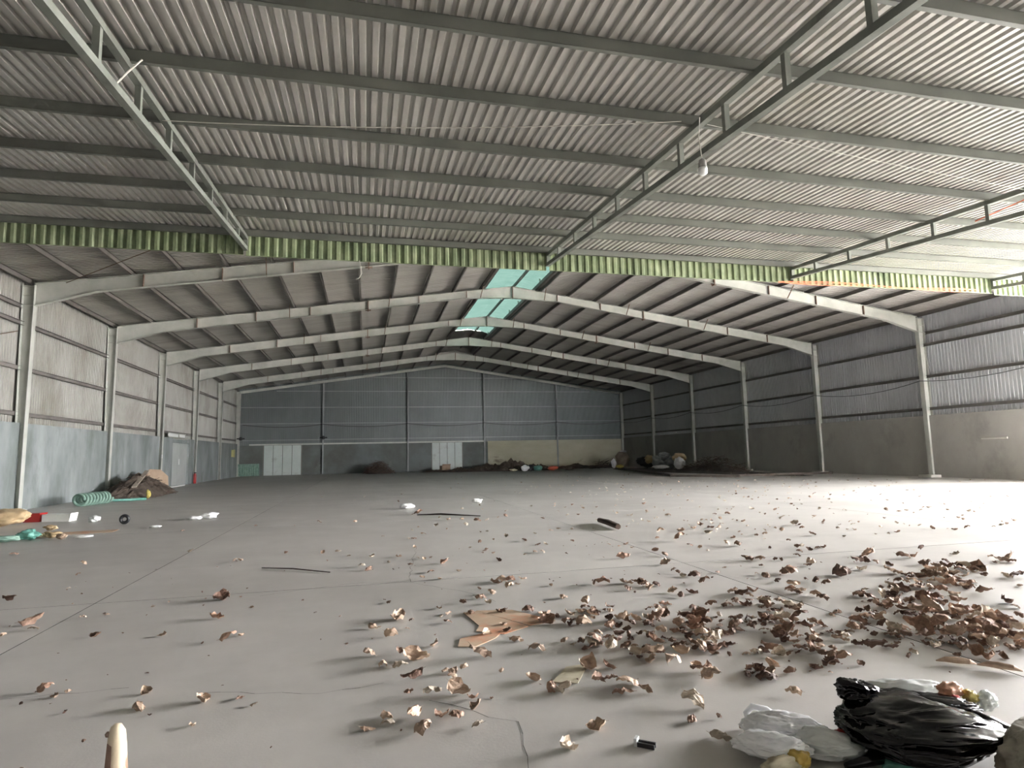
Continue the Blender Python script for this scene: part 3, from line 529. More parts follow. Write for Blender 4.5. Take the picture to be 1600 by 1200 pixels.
# ------------------------------------------------------------------ crumpled shapes
def crumple(name, m, r, seed, amp=.35, freq=2.2, sub=4, flat=.0, parent=None, smooth=True, loc=(0,0,0), rot=(0,0,0), sharp=.5, aniso=(1,1,1), fine=.22):
    bm = bmesh.new(); bmesh.ops.create_icosphere(bm, subdivisions=sub, radius=1)
    off = Vector((seed*7.3, seed*3.1, seed*1.7))
    for v in bm.verts:
        d = v.co.normalized(); e = Vector((d.x*aniso[0], d.y*aniso[1], d.z*aniso[2])); n1 = noise.noise(d*freq*.6+off); n2 = 1-2*abs(noise.noise(e*freq+off*2))**.8; n3 = 1-2*abs(noise.noise(e*freq*2.6+off))
        f = 1+amp*(n1*1.1+n2*sharp+n3*fine)
        q = Vector((d.x*r[0], d.y*r[1], d.z*r[2]))*f
        v.co = q
    zmin = min(v.co.z for v in bm.verts)*(1-flat)
    for v in bm.verts: v.co.z = max(v.co.z, zmin)-zmin
    me = bpy.data.meshes.new(name); bm.to_mesh(me); bm.free(); me.materials.append(m)
    me.polygons.foreach_set('use_smooth', [smooth]*len(me.polygons))
    return link(name, me, parent, loc, rot)
def heap(name, m, rx, ry, h, seed, loc, rot=0, n=26, parent=None, amp=.5):
    mb = MB(); off = Vector((seed*5.1, seed*2.3, 0))
    for j in range(n+1):
        for i in range(n+1):
            u, v = i/n*2-1, j/n*2-1; d = math.hypot(u, v); e = max(0, 1-d)
            z = h*(e**.8)*(1+amp*noise.noise(Vector((u*3, v*3, 0))+off)+amp*.6*noise.noise(Vector((u*8, v*8, 0))+off)) if e > 0 else 0
            wob = 1+.25*noise.noise(Vector((math.atan2(v, u), 0, 0))+off)
            mb.v.append((u*rx*wob, v*ry*wob, max(z, 0) if e > 0 else -.01))
    for j in range(n):
        for i in range(n): mb.f.append((j*(n+1)+i, j*(n+1)+i+1, (j+1)*(n+1)+i+1, (j+1)*(n+1)+i))
    return link(name, mb.mesh(name, m, False), parent, loc, (0, 0, rot))
def brush(n, rx, ry, h, seed, r=.012, l=.8):
    rr = random.Random(seed); mb = MB()
    for i in range(n):
        a = rr.uniform(0, 6.283); d = rr.random()**.6; x, y = math.cos(a)*rx*d, math.sin(a)*ry*d
        z = rr.uniform(.02, h*(1-d*d)+.03)
        th = rr.uniform(0, 6.283); ph = rr.uniform(-.4, .5); L = l*rr.uniform(.4, 1)/2
        v = Vector((math.cos(th)*math.cos(ph), math.sin(th)*math.cos(ph), math.sin(ph)))*L
        c = Vector((x, y, z)); k = Vector((rr.uniform(-1, 1), rr.uniform(-1, 1), rr.uniform(-.3, 1)))*L*.18
        a_, b_ = c-v, c+v
        a_.z = max(a_.z, .01); b_.z = max(b_.z, .01); k.z = abs(k.z)
        mb.tube([a_, c+k, b_], [r, r*.8, r*.5], 4, False)
    return mb

# ------------------------------------------------------------------ things along the left wall
def flatboard(w, l, th, bend=0, n=6):
    mb = MB()
    for i in range(n):
        a, b = i/n, (i+1)/n; f = lambda t: bend*math.sin(t*math.pi)
        mb.hexa([(-w/2, l*a, f(a)), (w/2, l*a, f(a)), (w/2, l*b, f(b)), (-w/2, l*b, f(b)), (-w/2, l*a, f(a)+th), (w/2, l*a, f(a)+th), (w/2, l*b, f(b)+th), (-w/2, l*b, f(b)+th)])
    return mb
t = thing('brush_heap', 'dark heap of twigs and swept rubbish against the left wall', 'rubbish heap', (1.32, 27.6, 0))
heap('soil_mound', M['debris'], 1.1, 2.9, .85, 3, (0, 0, 0), parent=t)
o = part('twigs', brush(420, 1.0, 2.7, .80, 5, .010, .6), M['twig'], t); o['kind'] = 'stuff'
o = link('plank', flatboard(.16, 2.6, .03).mesh('plank', M['wood'])); o.matrix_world = Matrix.Translation((1.75, 25.7, .40)) @ Matrix.Rotation(.14, 4, 'Z') @ Matrix.Rotation(.22, 4, 'X')
tag(o, 'pale weathered plank lying slanted on the brush heap', 'plank')
t = thing('cardboard_sheet', 'large brown bent cardboard sheet leaning at the far end of the brush heap', 'cardboard', (1.25, 29.5, .02), (.0, -.25, -.85)); t.scale = (.72, .72, .98)
mb = MB(); pts = [(0,-1.0,0), (0,.9,0), (0,.95,.7), (0,.55,1.02), (0,-.1,1.05), (0,-.45,.85), (0,-.95,.55)]
mb.v = [(.012*math.sin(i*3), p[1], p[2]) for i, p in enumerate(pts)]+[(.03+.012*math.sin(i*3), p[1], p[2]) for i, p in enumerate(pts)]
mb.f = [tuple(range(7)), tuple(range(13, 6, -1))]+[(i, (i+1) % 7, 7+(i+1) % 7, 7+i) for i in range(7)]
part('sheet', mb, M['card'], t)
part('fold', MB().box(.0, .45, -.9, -.86, .3, .85), M['card'], t)
tag(crumple('yellow_scrap', M['yellow'], (.07, .07, .13), 4, loc=(2.35, 25.4, 0)), 'small yellow scrap at the front of the brush heap', 'scrap')
# ribbed hose coil
hc = thing('hose_coil', 'green ribbed hose lying coiled on the floor by the left wall', 'hose', (1.42, 22.0, .0), (0, 0, -.18))
pts = []
for i in range(9*16+1):
    a = i/16*2*math.pi; pts.append((.19*math.cos(a), i/16*.165, .20+.17*math.sin(a)))
part('coil', MB().tube(pts, .045, 8), M['hose'], hc, True)
part('loose_end', MB().tube([(0, 1.45, .12), (.1, 1.8, .07), (.35, 2.2, .05), (.7, 2.6, .045)], .045, 8), M['teal'], hc, True)
tag(crumple('crumpled_sack', M['tan_sack'], (.42, .30, .16), 8, .3, loc=(2.35, 16.15, 0)), 'tan crumpled sack by the left wall, left of the red box', 'sack')
t = thing('red_box', 'small dark red shiny box touching the white carton', 'box', (2.52, 16.98, 0), (0, 0, -.15))
part('body', MB().box(-.16, .2, -.14, .14, 0, .19), M['red'], t); part('lid', MB().box(-.165, .205, -.145, .145, .19, .205), M['red'], t)
t = thing('white_carton', 'long white carton on the floor by the left wall', 'box', (3.07, 16.86, 0), (0, 0, -.22))
part('body', MB().box(-.3, .33, -.13, .13, 0, .17), M['white'], t); part('flap', MB().hexa([(.33,-.13,0), (.335,-.13,0), (.335,.13,0), (.33,.13,0), (.37,-.13,.19), (.375,-.13,.19), (.375,.13,.19), (.37,.13,.19)]), M['white'], t)
tag(part('white_pad', MB().box(0, .75, 0, .45, 0, .02), M['pedestal'], None, loc=(1.15, 18.6, 0)), 'pale flat scrap at the foot of the left wall', 'scrap')
tag(crumple('teal_rag', M['teal'], (.16, .12, .08), 21, .4, loc=(4.25, 12.95, 0)), 'crumpled teal plastic rag on the floor, lower left', 'rag')
tag(crumple('teal_rag', M['hose'], (.22, .10, .05), 22, .4, loc=(3.95, 12.75, 0)), 'flat dark green plastic rag left of the teal one', 'rag')
tag(part('floor_mat', flatboard(1.5, .5, .006), M['card_orange'], None, loc=(4.6, 13.6, .001), rot=(0, 0, .1)), 'flattened rust coloured cardboard on the floor, lower left', 'cardboard')
tag(part('cardboard_strip', flatboard(.9, .25, .006), M['card_pale'], None, loc=(4.0, 13.3, .008), rot=(0, 0, -.3)), 'pale pinkish cardboard strip beside the teal rag', 'cardboard')
t = thing('rubber_ring', 'small black rubber ring lying on the floor, left', 'ring', (5.0, 15.3, 0))
mb = MB(); n1, n2 = 20, 8
for i in range(n1):
    for j in range(n2):
        a, b = i/n1*6.2832, j/n2*6.2832; rr = .075+.035*math.cos(b); mb.v.append((rr*math.cos(a), .035*math.sin(b), .11+rr*math.sin(a)))
for i in range(n1):
    for j in range(n2): mb.f.append((i*n2+j, ((i+1) % n1)*n2+j, ((i+1) % n1)*n2+(j+1) % n2, i*n2+(j+1) % n2))
part('ring', mb, M['dark'], t, True)
for i, (p, s, lb, m) in enumerate((((6.62, 15.75), (.14, .09, .06), 'white plastic bag lying far left on the open floor', 'white_bag'), ((6.34, 15.65), (.12, .05, .035), 'white narrow plastic end beside the far left plastic bag', 'white_bag'), ((4.1, 16.1), (.10, .07, .06), 'small clear crumpled scrap between carton and rubber ring', 'clear_bag'), ((5.95, 14.2), (.09, .05, .02), 'tiny white paper scrap in front of the far left plastic bag', 'white'), ((5.15, 12.9), (.12, .03, .02), 'small white stick end on the floor, lower left', 'white'), ((4.85, 12.8), (.07, .05, .04), 'pinkish crumpled scrap beside the small white stick end', 'card'), ((4.55, 13.1), (.12, .06, .05), 'cream crumpled scrap right of the teal rag', 'tan_sack'), ((3.9, 14.6), (.10, .04, .04), 'small cream scrap in front of the white carton', 'tan_sack'), ((11.2, 16.3), (.16, .08, .05), 'small white plastic scrap on the open mid floor', 'white_bag'), ((13.2, 17.2), (.12, .08, .05), 'white paper scrap right of the white plastic scrap mid floor', 'white'))):
    tag(crumple('litter', M[m], s, 30+i, .45, sub=4, fine=.3, loc=(p[0], p[1], 0)), lb, 'litter')
# things at the left door and far wall
t = thing('fire_extinguisher', 'dark red fire extinguisher standing by the left wall beyond the grey door', 'extinguisher', (.32, 39.9, 0))
part('cylinder', MB().lathe([(.07, 0), (.085, .02), (.085, .5), (.06, .58), (.02, .6)], n=14), M['red'], t, True); part('valve', MB().box(-.05, .07, -.015, .015, .6, .66), M['dark'], t)
tag(part('threshold', MB().box(.16, .5, 33.6, 37.2, 0, .05), M['white'], None), 'bright white strip on the floor at the grey left door', 'strip')
t = thing('yellow_box', 'small dull yellow box fixed high by the left corner column', 'box', (.15, 50.9, 1.55))
part('box_body', MB().box(0, .15, -.2, .3, 0, .55), M['yellow_box'], t); part('box_lid', MB().box(.15, .17, -.22, .32, -.02, .57), M['yellow_box'], t)
t = thing('socket', 'small white socket on the left wall column near the brush heap', 'socket', (.30, FR[1]+6.2, 1.5)); part('plate', MB().box(0, .03, 0, .1, 0, .18), M['white'], t)
t = thing('green_sheet_stack', 'pale green ribbed sheets leaning at the foot of the far wall, left corner', 'metal sheet', (-.0, YE-.25, 0), (.12, 0, 0))
for k in range(2):
    o = part('ribbed_sheet', rib_sheet(.02, .98, rib_profile(9, .035, .17, .3, .15)), M['teal'] if k == 5 else M['hose'], t)
    o.matrix_local = Matrix(((1,0,0,.25+k*.06), (0,0,1,.05*k), (0,1,0,0), (0,0,0,1)))
for x, lb in ((.4, 'black bracket fixture at the far left corner above the render'), (6.75, 'black bracket fixture on the first post of the far wall')):
    t = thing('wall_fixture', lb, 'fixture', (x, YE-.3, 2.85))
    part('arm', MB().box(-.3, .3, -.02, .02, .1, .2), M['dark'], t); part('head', MB().lathe([(.05, 0), (.13, .05), (.13, .22), (.04, .3)], n=10), M['dark'], t)
    part('support', MB().box(-.03, .03, -.02, .25, .0, .06), M['dark'], t)
t = thing('brush_heap', 'rounded dark heap of dry brush against the far wall between the doors', 'rubbish heap', (11.15, 50.6, 0))
heap('core', M['soil'], 1.05, 1.2, .55, 9, (0, 0, 0), parent=t); o = part('twigs', brush(500, 1.15, 1.2, .95, 15, .018, .9), M['twig'], t); o['kind'] = 'stuff'
# rubbish bank in front of the right door and tan wall
t = thing('rubbish_bank', 'long low bank of brown soil and rubbish along the right half of the far wall', 'rubbish heap', (20.3, 48.5, 0))
for i, (x, y, rx, ry, h) in enumerate(((-2.6, .3, 1.8, .9, .30), (-.6, .2, 2.0, 1.0, .55), (1.2, -.4, 2.2, 1.3, .75), (3.2, -.8, 1.6, 1.0, .45), (7.2, .6, 2.6, 1.0, .28), (9.6, 1.2, 2.2, 1.0, .22), (-4.6, 1.6, 1.5, .8, .18))):
    heap('mound', M['debris'], rx, ry, h, 40+i, (x, y, 0), parent=t, amp=.8)
o = part('twigs', brush(160, 4.2, 1.1, .35, 25, .015, .8), M['twig'], t); o['kind'] = 'stuff'
t = thing('cardboard_box', 'small brown cardboard box at the foot of the right folding door', 'box', (16.45, 50.2, 0), (0, 0, .2))
part('body', MB().box(-.35, .35, -.3, .3, 0, .5), M['card'], t); part('flap', MB().hexa([(-.35,-.3,.5), (.35,-.3,.5), (.35,-.29,.5), (-.35,-.29,.5), (-.35,-.42,.62), (.35,-.42,.62), (.35,-.41,.62), (-.35,-.41,.62)]), M['card'], t)
for i, (x, y, r, m, lb) in enumerate(((21.9, 45.2, (.32, .3, .28), 'white_bag', 'white bag on the bank of rubbish at the far wall'), (22.9, 45.3, (.34, .3, .26), 'teal', 'teal bag on the bank of rubbish at the far wall'), (22.4, 45.5, (.3, .3, .30), 'dark', 'black bag between the white and teal bags at the far wall'), (24.0, 44.9, (.42, .3, .22), 'orange', 'orange red bag on the far bank of rubbish'), (21.0, 45.4, (.3, .3, .14), 'card_pale', 'pinkish crumpled paper left of the white bag, far wall'), (25.2, 44.8, (.4, .3, .16), 'debris', 'dull brown bag right of the orange bag, far wall'))):
    if m == 'orange': M['orange'] = mat('orange_red_plastic', (.42,.08,.04), (.5,.12,.06), 4, .5)
    tag(crumple('rubbish_bag', M[m], (r[0]*.8, r[1]*.8, r[2]*.62), 60+i, .42, sub=4, fine=.3, loc=(x, y, 0)), lb, 'rubbish bag')
# corner on the right: sacks, bags, brush
t = thing('brown_sack', 'upright brown sack in the far right corner', 'sack', (30.6, 46.9, 0))
crumple('sack_body', M['brown_sack'], (.52, .46, .62), 71, .28, parent=t, fine=.25); crumple('sack_top', M['white_bag'], (.26, .2, .09), 72, .2, parent=t, loc=(.05, 0, 1.22))
o = part('twigs', brush(80, 1.2, .5, .7, 27, .02, 1.2), M['twig'], None, loc=(29.1, 47.2, 0)); tag(o, 'loose dead branches left of the brown sack, far right corner', 'branches', kind='stuff')
tag(crumple('rubbish_bag', M['white_bag'], (.17, .15, .30), 73, .4, sub=4, fine=.3, loc=(29.5, 46.2, 0)), 'white crumpled bag leaning among branches left of the brown sack', 'rubbish bag')
for i, (x, y, z, r, m, lb) in enumerate(((31.6, 44.6, .0, (.6, .5, .4), 'dark', 'black bag right of the brown sack'), (31.4, 43.7, .35, (.30, .3, .28), 'tan_sack', 'yellowish bag on top of the black bag, right corner'), (31.6, 42.4, .0, (.5, .4, .42), 'grey_bag', 'grey bag in the dark right corner'), (31.9, 42.2, .55, (.38, .35, .28), 'grey_bag', 'grey bag on top of another grey bag, right corner'), (31.7, 40.8, .0, (.42, .4, .35), 'grey_bag', 'bluish grey bag left of the white bag, right corner'), (31.7, 39.6, .5, (.45, .4, .26), 'tan_sack', 'yellow brown carton-like bag at the right end of the bags'), (31.5, 39.2, .0, (.36, .3, .34), 'white_bag', 'white bag at the right end of the dark corner bags'), (30.6, 40.3, .0, (.5, .3, .12), 'white_bag', 'flat white bag on the floor before the dark corner bags'))):
    tag(crumple('rubbish_bag', M[m], r, 80+i, .34, sub=4, fine=.3, loc=(x, y, z)), lb, 'rubbish bag')
tag(crumple('yellow_scrap', M['yellow'], (.3, .2, .12), 95, .3, sub=3, loc=(29.6, 45.2, 0)), 'yellow scrap on the floor before the brown sack', 'scrap')
t = thing('brush_heap', 'dark tangle of brush at the foot of the right wall', 'rubbish heap', (31.3, 34.6, 0))
heap('core', M['soil'], 1.3, 3.2, .5, 19, (0, 0, 0), parent=t); o = part('twigs', brush(420, 1.4, 3.2, .95, 35, .014, .9), M['twig'], t); o['kind'] = 'stuff'
# dark strip of soil and kerbs by the right wall
tag(heap('soil_patch', M['soil'], 2.3, 10.5, .05, 55, (30.2, 36.5, .0), 0, 30, amp=.3), 'dark soil strip along the foot of the right wall', 'soil', kind='stuff')
tag(part('timber_kerb', MB().bar((25.4, 28.9, .06), (27.5, 26.1, .06), .14, .12), M['soil'], None), 'short dark timber kerb on the floor before the right wall', 'kerb')
tag(part('timber_kerb', MB().bar((28.6, 42.5, .06), (25.5, 29.1, .06), .14, .12), M['soil'], None), 'long dark timber kerb running back towards the corner bags', 'kerb')
tag(part('timber_kerb', MB().bar((27.9, 27.0, .05), (33.0, 26.5, .05), .12, .10), M['soil'], None), 'dark timber kerb running to the right wall column', 'kerb')
tag(part('wall_mark', MB().tube([(33.345, 17.9, 1.55), (33.345, 18.15, 1.55), (33.345, 18.9, 1.54)], [.05, .045, .025], 6), M['pedestal'], None), 'pale smear of mortar on the grey dado of the bright right bay', 'mark')

# ------------------------------------------------------------------ cardboard and wood on the floor
def poly(pts, th=.006):
    mb = MB(); n = len(pts); cx = sum(p[0] for p in pts)/n; cy = sum(p[1] for p in pts)/n
    mb.v = [(p[0], p[1], 0) for p in pts]+[(p[0], p[1], th) for p in pts]
    mb.f = [tuple(range(n))[::-1], tuple(range(n, 2*n))]+[(i, (i+1) % n, n+(i+1) % n, n+i) for i in range(n)]
    return mb
tag(part('cardboard_piece', poly([(11.10,5.45),(11.40,5.38),(11.66,4.93),(11.42,4.86)], .004), M['card_orange'], None, loc=(0,0,.003)), 'orange stained cardboard piece among the leaves, centre', 'cardboard')
tag(part('cardboard_piece', poly([(10.98,5.42),(11.12,5.44),(11.41,4.84),(11.18,4.70),(10.99,4.84),(11.04,4.98)], .003), M['card_orange'], None, loc=(0,0,.003)), 'stained cardboard piece with a notched edge, left of the orange one', 'cardboard')
tag(part('cardboard_piece', poly([(10.84,4.68),(11.22,4.84),(11.10,4.62),(10.92,4.46),(10.80,4.50)], .004), M['card_orange'], None, loc=(0,0,.003)), 'pointed cardboard strip nearest the viewer, below the notched piece', 'cardboard')
tag(part('cardboard_piece', poly([(11.24,3.66),(11.40,3.88),(11.56,3.90),(11.38,3.60)], .004), M['card_pale'], None, loc=(0,0,.003)), 'pale yellowish cardboard piece with leaves at both ends', 'cardboard')
tag(part('wood_stick', MB().tube([(14.5,11.2,.06),(14.47,10.7,.07),(14.42,10.1,.06)], [.045,.055,.05], 7), M['twig'], None), 'thick dark stick lying among leaves in the middle distance', 'stick')
tag(part('wood_stick', MB().tube([(8.9,8.35,.012),(9.3,8.1,.02),(9.75,7.75,.01)], [.006,.009,.006], 5), M['twig'], None), 'thin bare twig on the open floor, left of centre', 'stick')
tag(part('wood_stick', MB().tube([(11.3,14.3,.02),(11.8,13.9,.05),(12.6,13.4,.02)], [.012,.022,.01], 5), M['twig'], None), 'thin crooked branch on the floor in the middle distance', 'stick')

# ------------------------------------------------------------------ leaves
def leaf_mesh(seed, m):
    rr = random.Random(seed); nu, nv = 9, 6
    wd = rr.uniform(.30, .42); curl = rr.uniform(1.0, 3.1); bend = rr.uniform(.0, 2.4); tw = rr.uniform(-1.0, 1.0); wav = rr.uniform(.03, .07); flip = rr.random() < .6
    mb = MB(); off = Vector((seed*3.7, 0, 0))
    for i in range(nu+1):
        t = i/nu; w = wd*(math.sin(math.pi*min(1, t**.75*.97+.03))**.8)+.006     # obovate outline
        a = (t-.5)*bend; sx = (math.sin(a)/(bend if abs(bend) > .05 else 1)) if abs(bend) > .05 else t-.5
        sz = ((1-math.cos(a))/bend if abs(bend) > .05 else 0)
        for j in range(nv+1):
            s = j/nv*2-1; c = curl*(1+.3*math.sin(t*5+seed))
            y = w*math.sin(s*c*.5)/(c*.5); z = w*(1-math.cos(s*c*.5))/(c*.5)
            z += wav*math.sin(t*17+seed)*abs(s)+.11*noise.noise(Vector((t*3.5, s*2.2, 0))+off)+ (.014*((i % 2)*2-1)*abs(s))
            if flip: z = -z
            ang = tw*(t-.5); y, z = y*math.cos(ang)-z*math.sin(ang), y*math.sin(ang)+z*math.cos(ang)
            mb.v.append((sx, y, z+(sz if not flip else -sz)))
    for i in range(nu):
        for j in range(nv): mb.f.append((i*(nv+1)+j, (i+1)*(nv+1)+j, (i+1)*(nv+1)+j+1, i*(nv+1)+j+1))
    # stalk
    p = Vector(mb.v[nv//2]); mb.tube([p, p+Vector((-.07, .01, .01)), p+Vector((-.14, .03, .02))], [.008, .007, .006], 4, False)
    zs = sorted(v[2] for v in mb.v); z0 = zs[2]
    mb.v = [(x, y, z-z0) for x, y, z in mb.v]
    return mb
NL = 28
LM = [leaf_mesh(100+i, None) for i in range(NL)]
LB = {}
def leaf_me(i, c):
    if (i, c) not in LB: LB[(i, c)] = LM[i].mesh('dry_leaf', leaf_m[c])
    return LB[(i, c)]
data = [tuple(map(float, q.split(','))) for q in LEAFDATA.split()]
def drift(x, y):                                   # which drift of leaves a spot lies in
    if 13.2 < x < 17.8 and 2.8 < y < 7.6 and x > 13.35+.0*y: return 'right'
    if 12.4 < x <= 13.6 and 3.2 < y < 6: return 'mid'
    if 11.1 < x <= 12.7 and 3.9 < y < 5.6: return 'centre'
    return None
def dens(x, y): return sum(1 for q in data if (q[0]-x)**2+(q[1]-y)**2 < .3**2)
grp = {'right': ('dry brown leaf in the large drift of leaves towards the right edge', 'leaves of the large right drift'),
       'mid': ('dry brown leaf in the leaf pile on the floor joint right of centre', 'leaves of the pile right of centre'),
       'centre': ('dry brown leaf in the loose band right of the stained cardboard', 'leaves of the band by the cardboard')}
def loose_group(x, y):
    if y > 9: return ('small dry leaf scattered far across the open floor', 'far scattered leaves')
    if y < 3.6 and x < 10.9: return ('curled brown leaf lying alone on bare floor, lower left foreground', 'lower left foreground leaves')
    if y < 4.6 and x < 12.9: return ('curled brown leaf on the bare floor of the centre foreground', 'centre foreground leaves')
    if x < 10.6: return ('dry leaf lying alone on the open floor left of the cardboard', 'leaves left of the cardboard')
    if y < 6.5: return ('dry brown leaf lying apart on the floor between the piles', 'leaves between the piles')
    return ('dry leaf thinly scattered on the floor beyond the piles', 'leaves beyond the piles')
SPECIAL = {}
for sx, sy, lb in SPECIALS:
    j = min(range(len(data)), key=lambda k: (data[k][0]-sx)**2+(data[k][1]-sy)**2)
    if j < 290: SPECIAL[j] = lb
rest = {}
def xform(i, x, y, z, s, lift):
    rr = R
    yaw = rr.uniform(0, 6.283); tx, ty = rr.uniform(-.5, .5)*(1+lift*4), rr.uniform(-.4, .4)*(1+lift*4)
    return Matrix.Translation((x, y, z)) @ Matrix.Rotation(yaw, 4, 'Z') @ Matrix.Rotation(tx, 4, 'X') @ Matrix.Rotation(ty, 4, 'Y') @ Matrix.Scale(s, 4)
def seat(i, m):                                    # drop the leaf until its lowest point meets the floor
    z = min((m @ Vector(v)).z for v in LM[i].v); return Matrix.Translation((0, 0, -z+.001)) @ m
def add_rest(i, c, m):
    d = rest.setdefault(c, MB()); n = len(d.v); d.v += [tuple(m @ Vector(v)) for v in LM[i].v]; d.f += [tuple(n+q for q in f) for f in LM[i].f]
def pick_c(x, y):
    u = R.random(); d = drift(x, y)
    if d: return 1 if u < .48 else (2 if u < .66 else (0 if u < .90 else 3))
    if y > 9: return 3 if u < .4 else (0 if u < .7 else 1)
    return 0 if u < .42 else (1 if u < .78 else (2 if u < .84 else 3))
for k, (x, y, s) in enumerate(data):
    i = R.randrange(NL); c = pick_c(x, y); size = max(.03, s/100)*1.28
    n = dens(x, y); lift = min(.09, max(0, n-5)*.008)*R.random()
    m = seat(i, xform(i, x, y, 0, size, lift)); m = Matrix.Translation((0, 0, lift)) @ m
    if k < 290:
        o = link('dry_leaf', leaf_me(i, c)); o.matrix_world = m
        d = drift(x, y)
        lb, g_ = grp[d] if (d and n >= 3) else loose_group(x, y)
        if k in SPECIAL: tag(o, SPECIAL[k], 'leaf')
        else:
            cw = ('tan', 'mid brown', 'dark brown', 'pale')[c]
            tag(o, cw+' '+lb.replace('dry brown leaf', 'dry leaf').replace('curled brown leaf', 'curled leaf'), 'leaf', g_+', '+cw+' ones')
    else: add_rest(i, c, m)
for k, (x, y, s) in enumerate(data[:400]):         # under and around the drifts: further leaves
    if drift(x, y) and dens(x, y) >= 5:
        for q in range(2):
            i = R.randrange(NL); c = pick_c(x, y); m = xform(i, x+R.gauss(0, .07), y+R.gauss(0, .09), 0, s/100*R.uniform(.6, 1.0), .02)
            add_rest(i, c, seat(i, m))
for k in range(620):                               # far small leaves and crumbs
    y = 8+30*R.random()**1.5; x = 10.2+(y*.30)+R.gauss(3.5+y*.12, 3.0+y*.12)
    if x < 6 or x > 32.5: continue
    i = R.randrange(NL); add_rest(i, pick_c(x, y+2), seat(i, xform(i, x, y, 0, R.uniform(.04, .11), .05)))
for k in range(150):
    y = R.uniform(3, 9); x = R.uniform(7, 16)
    i = R.randrange(NL); add_rest(i, R.choice((1, 2)), seat(i, xform(i, x, y, 0, R.uniform(.012, .035), .05)))
for c, mb in rest.items():
    tag(link('leaf_litter', mb.mesh('leaf_litter', leaf_m[c])), ['tan small leaves strewn thinly over the whole floor', 'brown leaves underneath the drifts and strewn far off', 'dark brown leaves underneath the drifts and strewn far off', 'pale small leaves strewn far across the floor'][c], 'leaf litter', kind='stuff')
# two long curled pods
for p, r_, s, lb in (((13.72, 3.22), .12, .22, 'long rolled brown leaf lying on the floor joint, rear one of two, lower right'), ((13.87, 3.07), -.12, .22, 'long rolled dark leaf on the floor joint, front one of two, lower right')):
    mb = MB(); 
    mb.tube([(-.5*s, 0, .02), (-.25*s, .01, .028), (0, 0, .03), (.3*s, -.01, .028), (.5*s, 0, .012)], [.004, .016, .020, .016, .003], 9)
    o = part('rolled_leaf', mb, leaf_m[0], None, loc=(p[0], p[1], 0), rot=(0, 0, r_-.6)); tag(o, lb, 'leaf')

# ------------------------------------------------------------------ foreground rubbish, lower right
def cloth_bag(name, m, rx, ry, h, seed, loc, rot=0, folds=9, rim=.25, parent=None, nu=72, nv=30, lean=(0,0), openr=.6, sharp=.12):
    """open plastic bag: floor ring, bulging side, gathered rim folded in"""
    mb = MB(); off = Vector((seed*4.1, seed*1.3, 0))
    for j in range(nv+1):
        t = j/nv
        if t < .7: q = t/.7; rad = .72+.32*math.sin(q*2.4); z = h*q
        else: q = (t-.7)/.3; rad = (.72+.32*math.sin(2.4))*(1-q*(1-openr)); z = h*(1+rim*math.sin(q*2.6)-.25*q*q)
        for i in range(nu):
            a = i/nu*6.28318
            n1 = noise.noise(Vector((math.cos(a)*1.3, math.sin(a)*1.3, t*1.2))+off)
            n2 = 1-2*abs(noise.noise(Vector((math.cos(a)*3.2, math.sin(a)*3.2, t*1.0))+off))
            n3 = 1-2*abs(noise.noise(Vector((math.cos(a)*7, math.sin(a)*7, t*2.6))+off))
            f = 1+.30*n1+sharp*n2*(.4+t)+sharp*.6*n3
            zz = z*(1+.30*noise.noise(Vector((math.cos(a)*1.1+5, math.sin(a)*1.1, 0))+off))+(.02*n3+.02*n2)*t
            mb.v.append((rx*rad*f*math.cos(a)+lean[0]*t, ry*rad*f*math.sin(a)+lean[1]*t, max(.002, zz)))
    for j in range(nv):
        for i in range(nu): mb.f.append((j*nu+i, j*nu+(i+1) % nu, (j+1)*nu+(i+1) % nu, (j+1)*nu+i))
    mb.f.append(tuple(range(nu))[::-1])
    return link(name, mb.mesh(name, m, True), parent, loc, (0, 0, rot))
bb = thing('black_bin_bag', 'open glossy black bin bag full of rubbish, lower right foreground', 'bin bag', (12.57, 2.39, 0), (0, 0, -.30))
crumple('bag_body', M['black_bag'], (.30, .25, .105), 7, .24, 1.7, 6, parent=bb, aniso=(.5, 1.5, 2.4), fine=.18)
for v in bb.children[0].data.vertices:       # the neck of the bag is drawn out to the right
    q = v.co.x/.30
    if q > 0: v.co.y *= 1-.30*min(q, 1.3); v.co.z *= 1-.28*min(q, 1.3)**1.5; v.co.x *= 1+.10*q
    else: v.co.z *= 1+.10*q
crumple('bag_flap', M['black_bag'], (.085, .055, .05), 12, .35, 2.2, 5, parent=bb, loc=(-.21, .14, .145), rot=(0, .25, .2))
crumple('bag_rim', M['black_bag'], (.25, .06, .035), 14, .35, 1.8, 5, parent=bb, loc=(.05, .12, .13), rot=(0, .08, -.05), aniso=(.4, 2, 2.5))
part('bag_handle', MB().tube([(-.26, -.14, .05), (-.33, -.17, .04), (-.42, -.20, .035)], [.035, .022, .014], 8), M['black_bag'], bb, True)
part('bag_corner', MB().tube([(.24, .03, .12), (.33, .03, .11), (.43, .02, .09)], [.05, .03, .003], 8), M['black_bag'], bb, True)
tag(crumple('plastic_bag', M['clear_bag'], (.16, .06, .04), 41, .30, 2.0, 5, loc=(12.68, 2.58, .145), rot=(0, 0, -.33)), 'cloudy white bag bulging from the mouth of the black bin bag', 'plastic bag')
tag(crumple('food_wrapper', mat('peach_wrapper', (.55,.30,.20), (.62,.40,.28), 8, .35, trans=.2), (.055, .035, .035), 42, .4, 3, 4, loc=(12.86, 2.50, .15)), 'peach coloured crumpled wrapper in the black bin bag', 'wrapper')
tag(crumple('food_wrapper', mat('crimson_wrapper', (.50,.05,.06), None, 8, .35), (.022, .018, .014), 43, .4, 3, 3, loc=(12.84, 2.45, .16)), 'small crimson wrapper at the rim of the black bin bag', 'wrapper')
